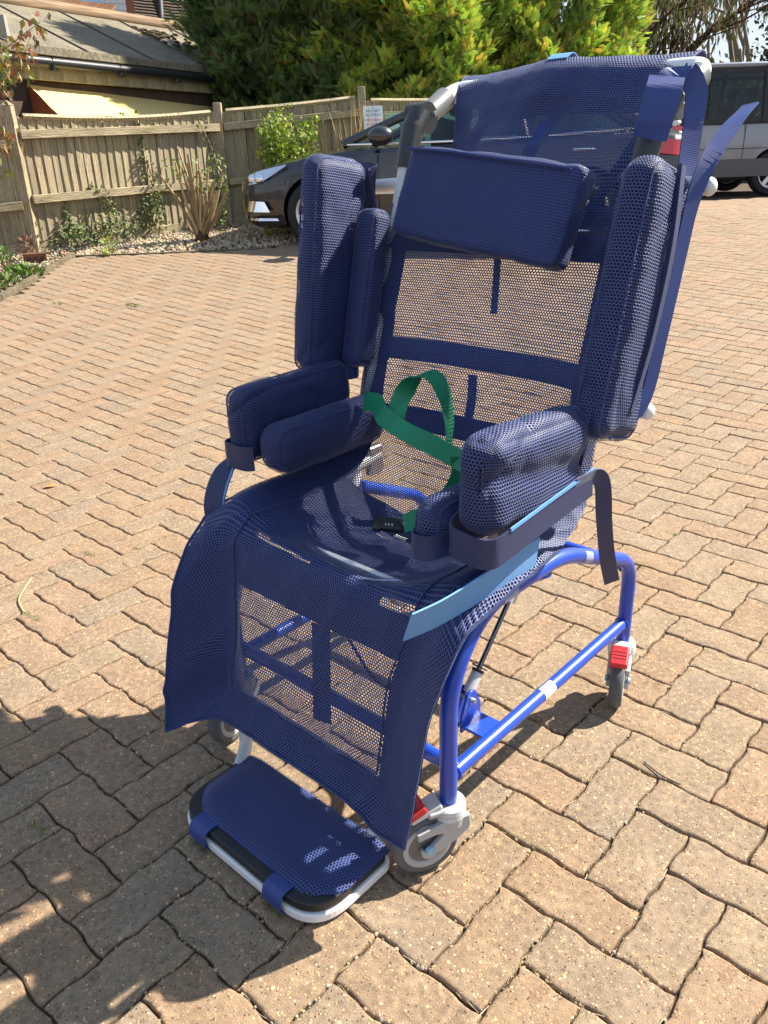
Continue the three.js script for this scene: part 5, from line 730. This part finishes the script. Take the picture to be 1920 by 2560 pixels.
const saloonTop = (trim) => ({ base: [[1.12, 0.99, 0.80], [0.3, 0.985, 0.865], [-0.9, 1.0, 0.87], [-1.55, 1.03, 0.83], [-1.95, 1.05, 0.72]], roof: [[0.12, 1.385, 0.60], [-0.25, 1.425, 0.61], [-0.7, 1.435, 0.61], [-1.1, 1.41, 0.59], [-1.4, 1.36, 0.56]], panes: [[0.03, 0.47], [0.48, 0.97]], pillars: [[0.0, 0.045], [0.475, 0.04, matTrim], [1.0, 0.06]], trim, trimTop: true, seats: [[0.15], [-0.75]] });
{
  const fwd = V3(-0.975, 0, -0.222), side = V3(-fwd.z, 0, fwd.x), wh = onGround(800, 612), ctr = wh.clone().addScaledVector(fwd, -1.42).add(V3(0, 0, 0)), near = V3(0.222, 0, -0.975);
  ctr.addScaledVector(near, 0.84); ctr.y = ground(wh.z) + 0.0;
  const turn = Math.atan2(-fwd.z, fwd.x), tint = glassOf(lin(0.62, 0.72, 0.68));
  const car = vehicle('parked_car', 'black saloon car with chrome window trim parked by the fence', 'car', { st: saloon, wheels: [1.42, -1.4], R: 0.33, paint: blackPaint, len: 4.5, w: 0.93, spokes: 7, at: ctr, turn, glass: tint, top: saloonTop(matMirror) });
  for (const s of [1, -1]) {
    const hl = mesh('headlight', sheet([[V3(2.27, 0.70, 0.60 * s), V3(2.16, 0.745, 0.76 * s), V3(1.95, 0.785, 0.858 * s), V3(1.72, 0.825, 0.892 * s)], [V3(2.32, 0.61, 0.62 * s), V3(2.21, 0.625, 0.79 * s), V3(2.02, 0.66, 0.882 * s), V3(1.74, 0.80, 0.91 * s)]], 14, 6), phy({ color: lin(0.55, 0.62, 0.70), roughness: 0.06, metalness: 0.6, clearcoat: 1 }), car);
    for (const [x, z] of [[2.16, 0.765], [2.05, 0.85]]) mesh('lamp_lens', new THREE.SphereGeometry(0.055, 16, 12).translate(x, 0.685, z * s), matMirror, hl);
    mesh('fog_lamp', sheet([[V3(2.31, 0.46, 0.66 * s), V3(2.18, 0.465, 0.83 * s), V3(2.0, 0.455, 0.905 * s)], [V3(2.31, 0.37, 0.67 * s), V3(2.2, 0.355, 0.845 * s), V3(1.94, 0.35, 0.925 * s)]], 8, 4), matMirror, car);
    mesh('bumper_strip', sheet([[V3(2.30, 0.285, 0.66 * s), V3(2.12, 0.29, 0.87 * s), V3(1.86, 0.285, 0.925 * s)], [V3(2.30, 0.262, 0.66 * s), V3(2.12, 0.262, 0.88 * s), V3(1.84, 0.262, 0.93 * s)]], 8, 2), matMirror, car);
    const mir = mesh('door_mirror', new THREE.SphereGeometry(0.1, 20, 14).scale(1.35, 0.95, 1.1).translate(0.66, 1.06, 1.03 * s), blackPaint, car); mesh('mirror_arm', limb([V3(0.74, 0.98, 0.88 * s), V3(0.74, 0.99, 0.96 * s), V3(0.72, 1.02, 1.02 * s)], 0.03, 0.03, 8), matTrim, mir);
    mesh('door_handle', rbox(0.22, 0.03, 0.03, 0.012, -0.35, 0.86, 0.94 * s), matMirror, car); mesh('door_handle', rbox(0.22, 0.03, 0.03, 0.012, -1.35, 0.87, 0.935 * s), matMirror, car);
    mesh('side_strip', rbox(2.2, 0.03, 0.02, 0.008, -0.25, 0.52, 0.938 * s), matMirror, car);
    for (const x of [0.72, -0.42]) mesh('door_gap', box(0.008, 0.62, 0.004, x, 0.58, 0.9345 * s), matTrim, car);
    mesh('tail_lamp', sheet([[V3(-1.95, 0.93, 0.905 * s), V3(-2.15, 0.94, 0.885 * s), V3(-2.36, 0.88, 0.76 * s)], [V3(-2.02, 0.82, 0.925 * s), V3(-2.18, 0.80, 0.90 * s), V3(-2.38, 0.78, 0.74 * s)]], 10, 4), matLampRed, car);
  }
  mesh('wiper', limb([V3(1.2, 1.0, 0.5), V3(0.95, 1.12, 0.3), V3(0.8, 1.18, 0.0)], 0.008, 0.006, 4), matTrim, car);
}
{ // small white hatchback between the saloon and the van
  const hatch = [[1.95, 0.55, 0.32, 0.6, 0.66, 0.5], [1.8, 0.76, 0.22, 0.74, 0.8], [1.3, 0.84, 0.2, 0.86, 0.94], [0.7, 0.85, 0.2, 0.93, 1.0], [-0.6, 0.855, 0.2, 0.96, 1.0], [-1.5, 0.84, 0.22, 0.98, 1.02], [-1.85, 0.8, 0.26, 0.95, 1.0], [-1.98, 0.7, 0.36, 0.85, 0.92, 0.5]];
  const car = vehicle('white_hatchback', 'white hatchback with red tail lamp parked between the black saloon and the van', 'car', { st: hatch, wheels: [1.25, -1.25], R: 0.3, paint: whitePaint, len: 3.7, w: 0.855, spokes: 6, at: V3(2.12, 0.5, -12.0), turn: Math.PI, glass: glassOf(lin(0.5, 0.6, 0.6)), top: { base: [[1.05, 0.98, 0.74], [0.3, 0.975, 0.79], [-0.8, 0.99, 0.79], [-1.8, 1.0, 0.74]], roof: [[0.3, 1.40, 0.56], [-0.4, 1.44, 0.57], [-1.0, 1.43, 0.56], [-1.5, 1.38, 0.53]], panes: [[0.04, 0.45], [0.47, 0.95]], pillars: [[0, 0.045], [0.46, 0.04, matTrim], [1, 0.07]], seats: [[0.2], [-0.6]] } });
  for (const s of [1, -1]) mesh('tail_lamp', sheet([[V3(-1.72, 1.0, 0.80 * s), V3(-1.9, 0.99, 0.74 * s)], [V3(-1.75, 0.72, 0.835 * s), V3(-1.95, 0.72, 0.75 * s)]], 6, 6), matLampRed, car);
}
{ // silver van
  const van = [[2.38, 0.6, 0.34, 0.75, 0.8, 0.5], [2.2, 0.85, 0.26, 0.95, 1.02], [1.7, 0.93, 0.24, 1.05, 1.12], [1.2, 0.95, 0.24, 1.1, 1.13], [0, 0.955, 0.24, 1.1, 1.13], [-1.2, 0.955, 0.24, 1.1, 1.13], [-2.2, 0.95, 0.26, 1.1, 1.13], [-2.39, 0.93, 0.32, 1.08, 1.12]];
  const wh = onGround(1916, 488), v = vehicle('silver_van', 'silver passenger van with tinted windows parked behind the chair', 'van', { st: van, wheels: [1.5, -1.55], R: 0.33, paint: silver, len: 4.6, w: 0.95, spokes: 5, at: V3(wh.x - 1.55, ground(wh.z), wh.z - 0.85), turn: Math.PI, glass: glassOf(lin(0.3, 0.37, 0.33)), top: { base: [[1.75, 1.12, 0.86], [0.6, 1.08, 0.935], [-0.35, 1.06, 0.94], [-1.3, 1.06, 0.94], [-2.3, 1.08, 0.92]], roof: [[0.95, 1.80, 0.72], [0.5, 1.84, 0.78], [-0.4, 1.86, 0.79], [-1.3, 1.86, 0.79], [-2.2, 1.84, 0.76]], panes: [[0.03, 0.235], [0.265, 0.485], [0.515, 0.735], [0.765, 0.98]], pillars: [[0.0, 0.05], [0.25, 0.06, matTrim], [0.5, 0.045, matTrim], [0.75, 0.055, matTrim], [1.0, 0.08]], seats: [[0.5], [-0.35], [-1.25]] } });
  for (const s of [1, -1]) {
    mesh('window_surround', merge([box(2.9, 0.09, 0.02, -0.75, 1.80, 0.812 * s), box(2.9, 0.07, 0.02, -0.75, 1.10, 0.945 * s)]), matTrim, v);
    mesh('sill_panel', rbox(3.0, 0.26, 0.02, 0.008, -0.02, 0.42, 0.953 * s), std({ color: lin(0.09, 0.09, 0.095), roughness: 0.6 }), v);
    mesh('side_line', box(2.4, 0.012, 0.004, -0.2, 0.70, 0.9565 * s), matTrim, v);
    for (const x of [0.52, -1.02]) mesh('door_gap', box(0.01, 0.78, 0.004, x, 0.70, 0.957 * s), matTrim, v);
    mesh('door_handle', rbox(0.1, 0.22, 0.03, 0.012, 0.40, 0.93, 0.96 * s), matTrim, v);
    mesh('tail_lamp', rbox(0.06, 0.6, 0.16, 0.02, -2.36, 1.2, 0.84 * s), matLampRed, v);
  }
}

renderer.render(scene, camera);
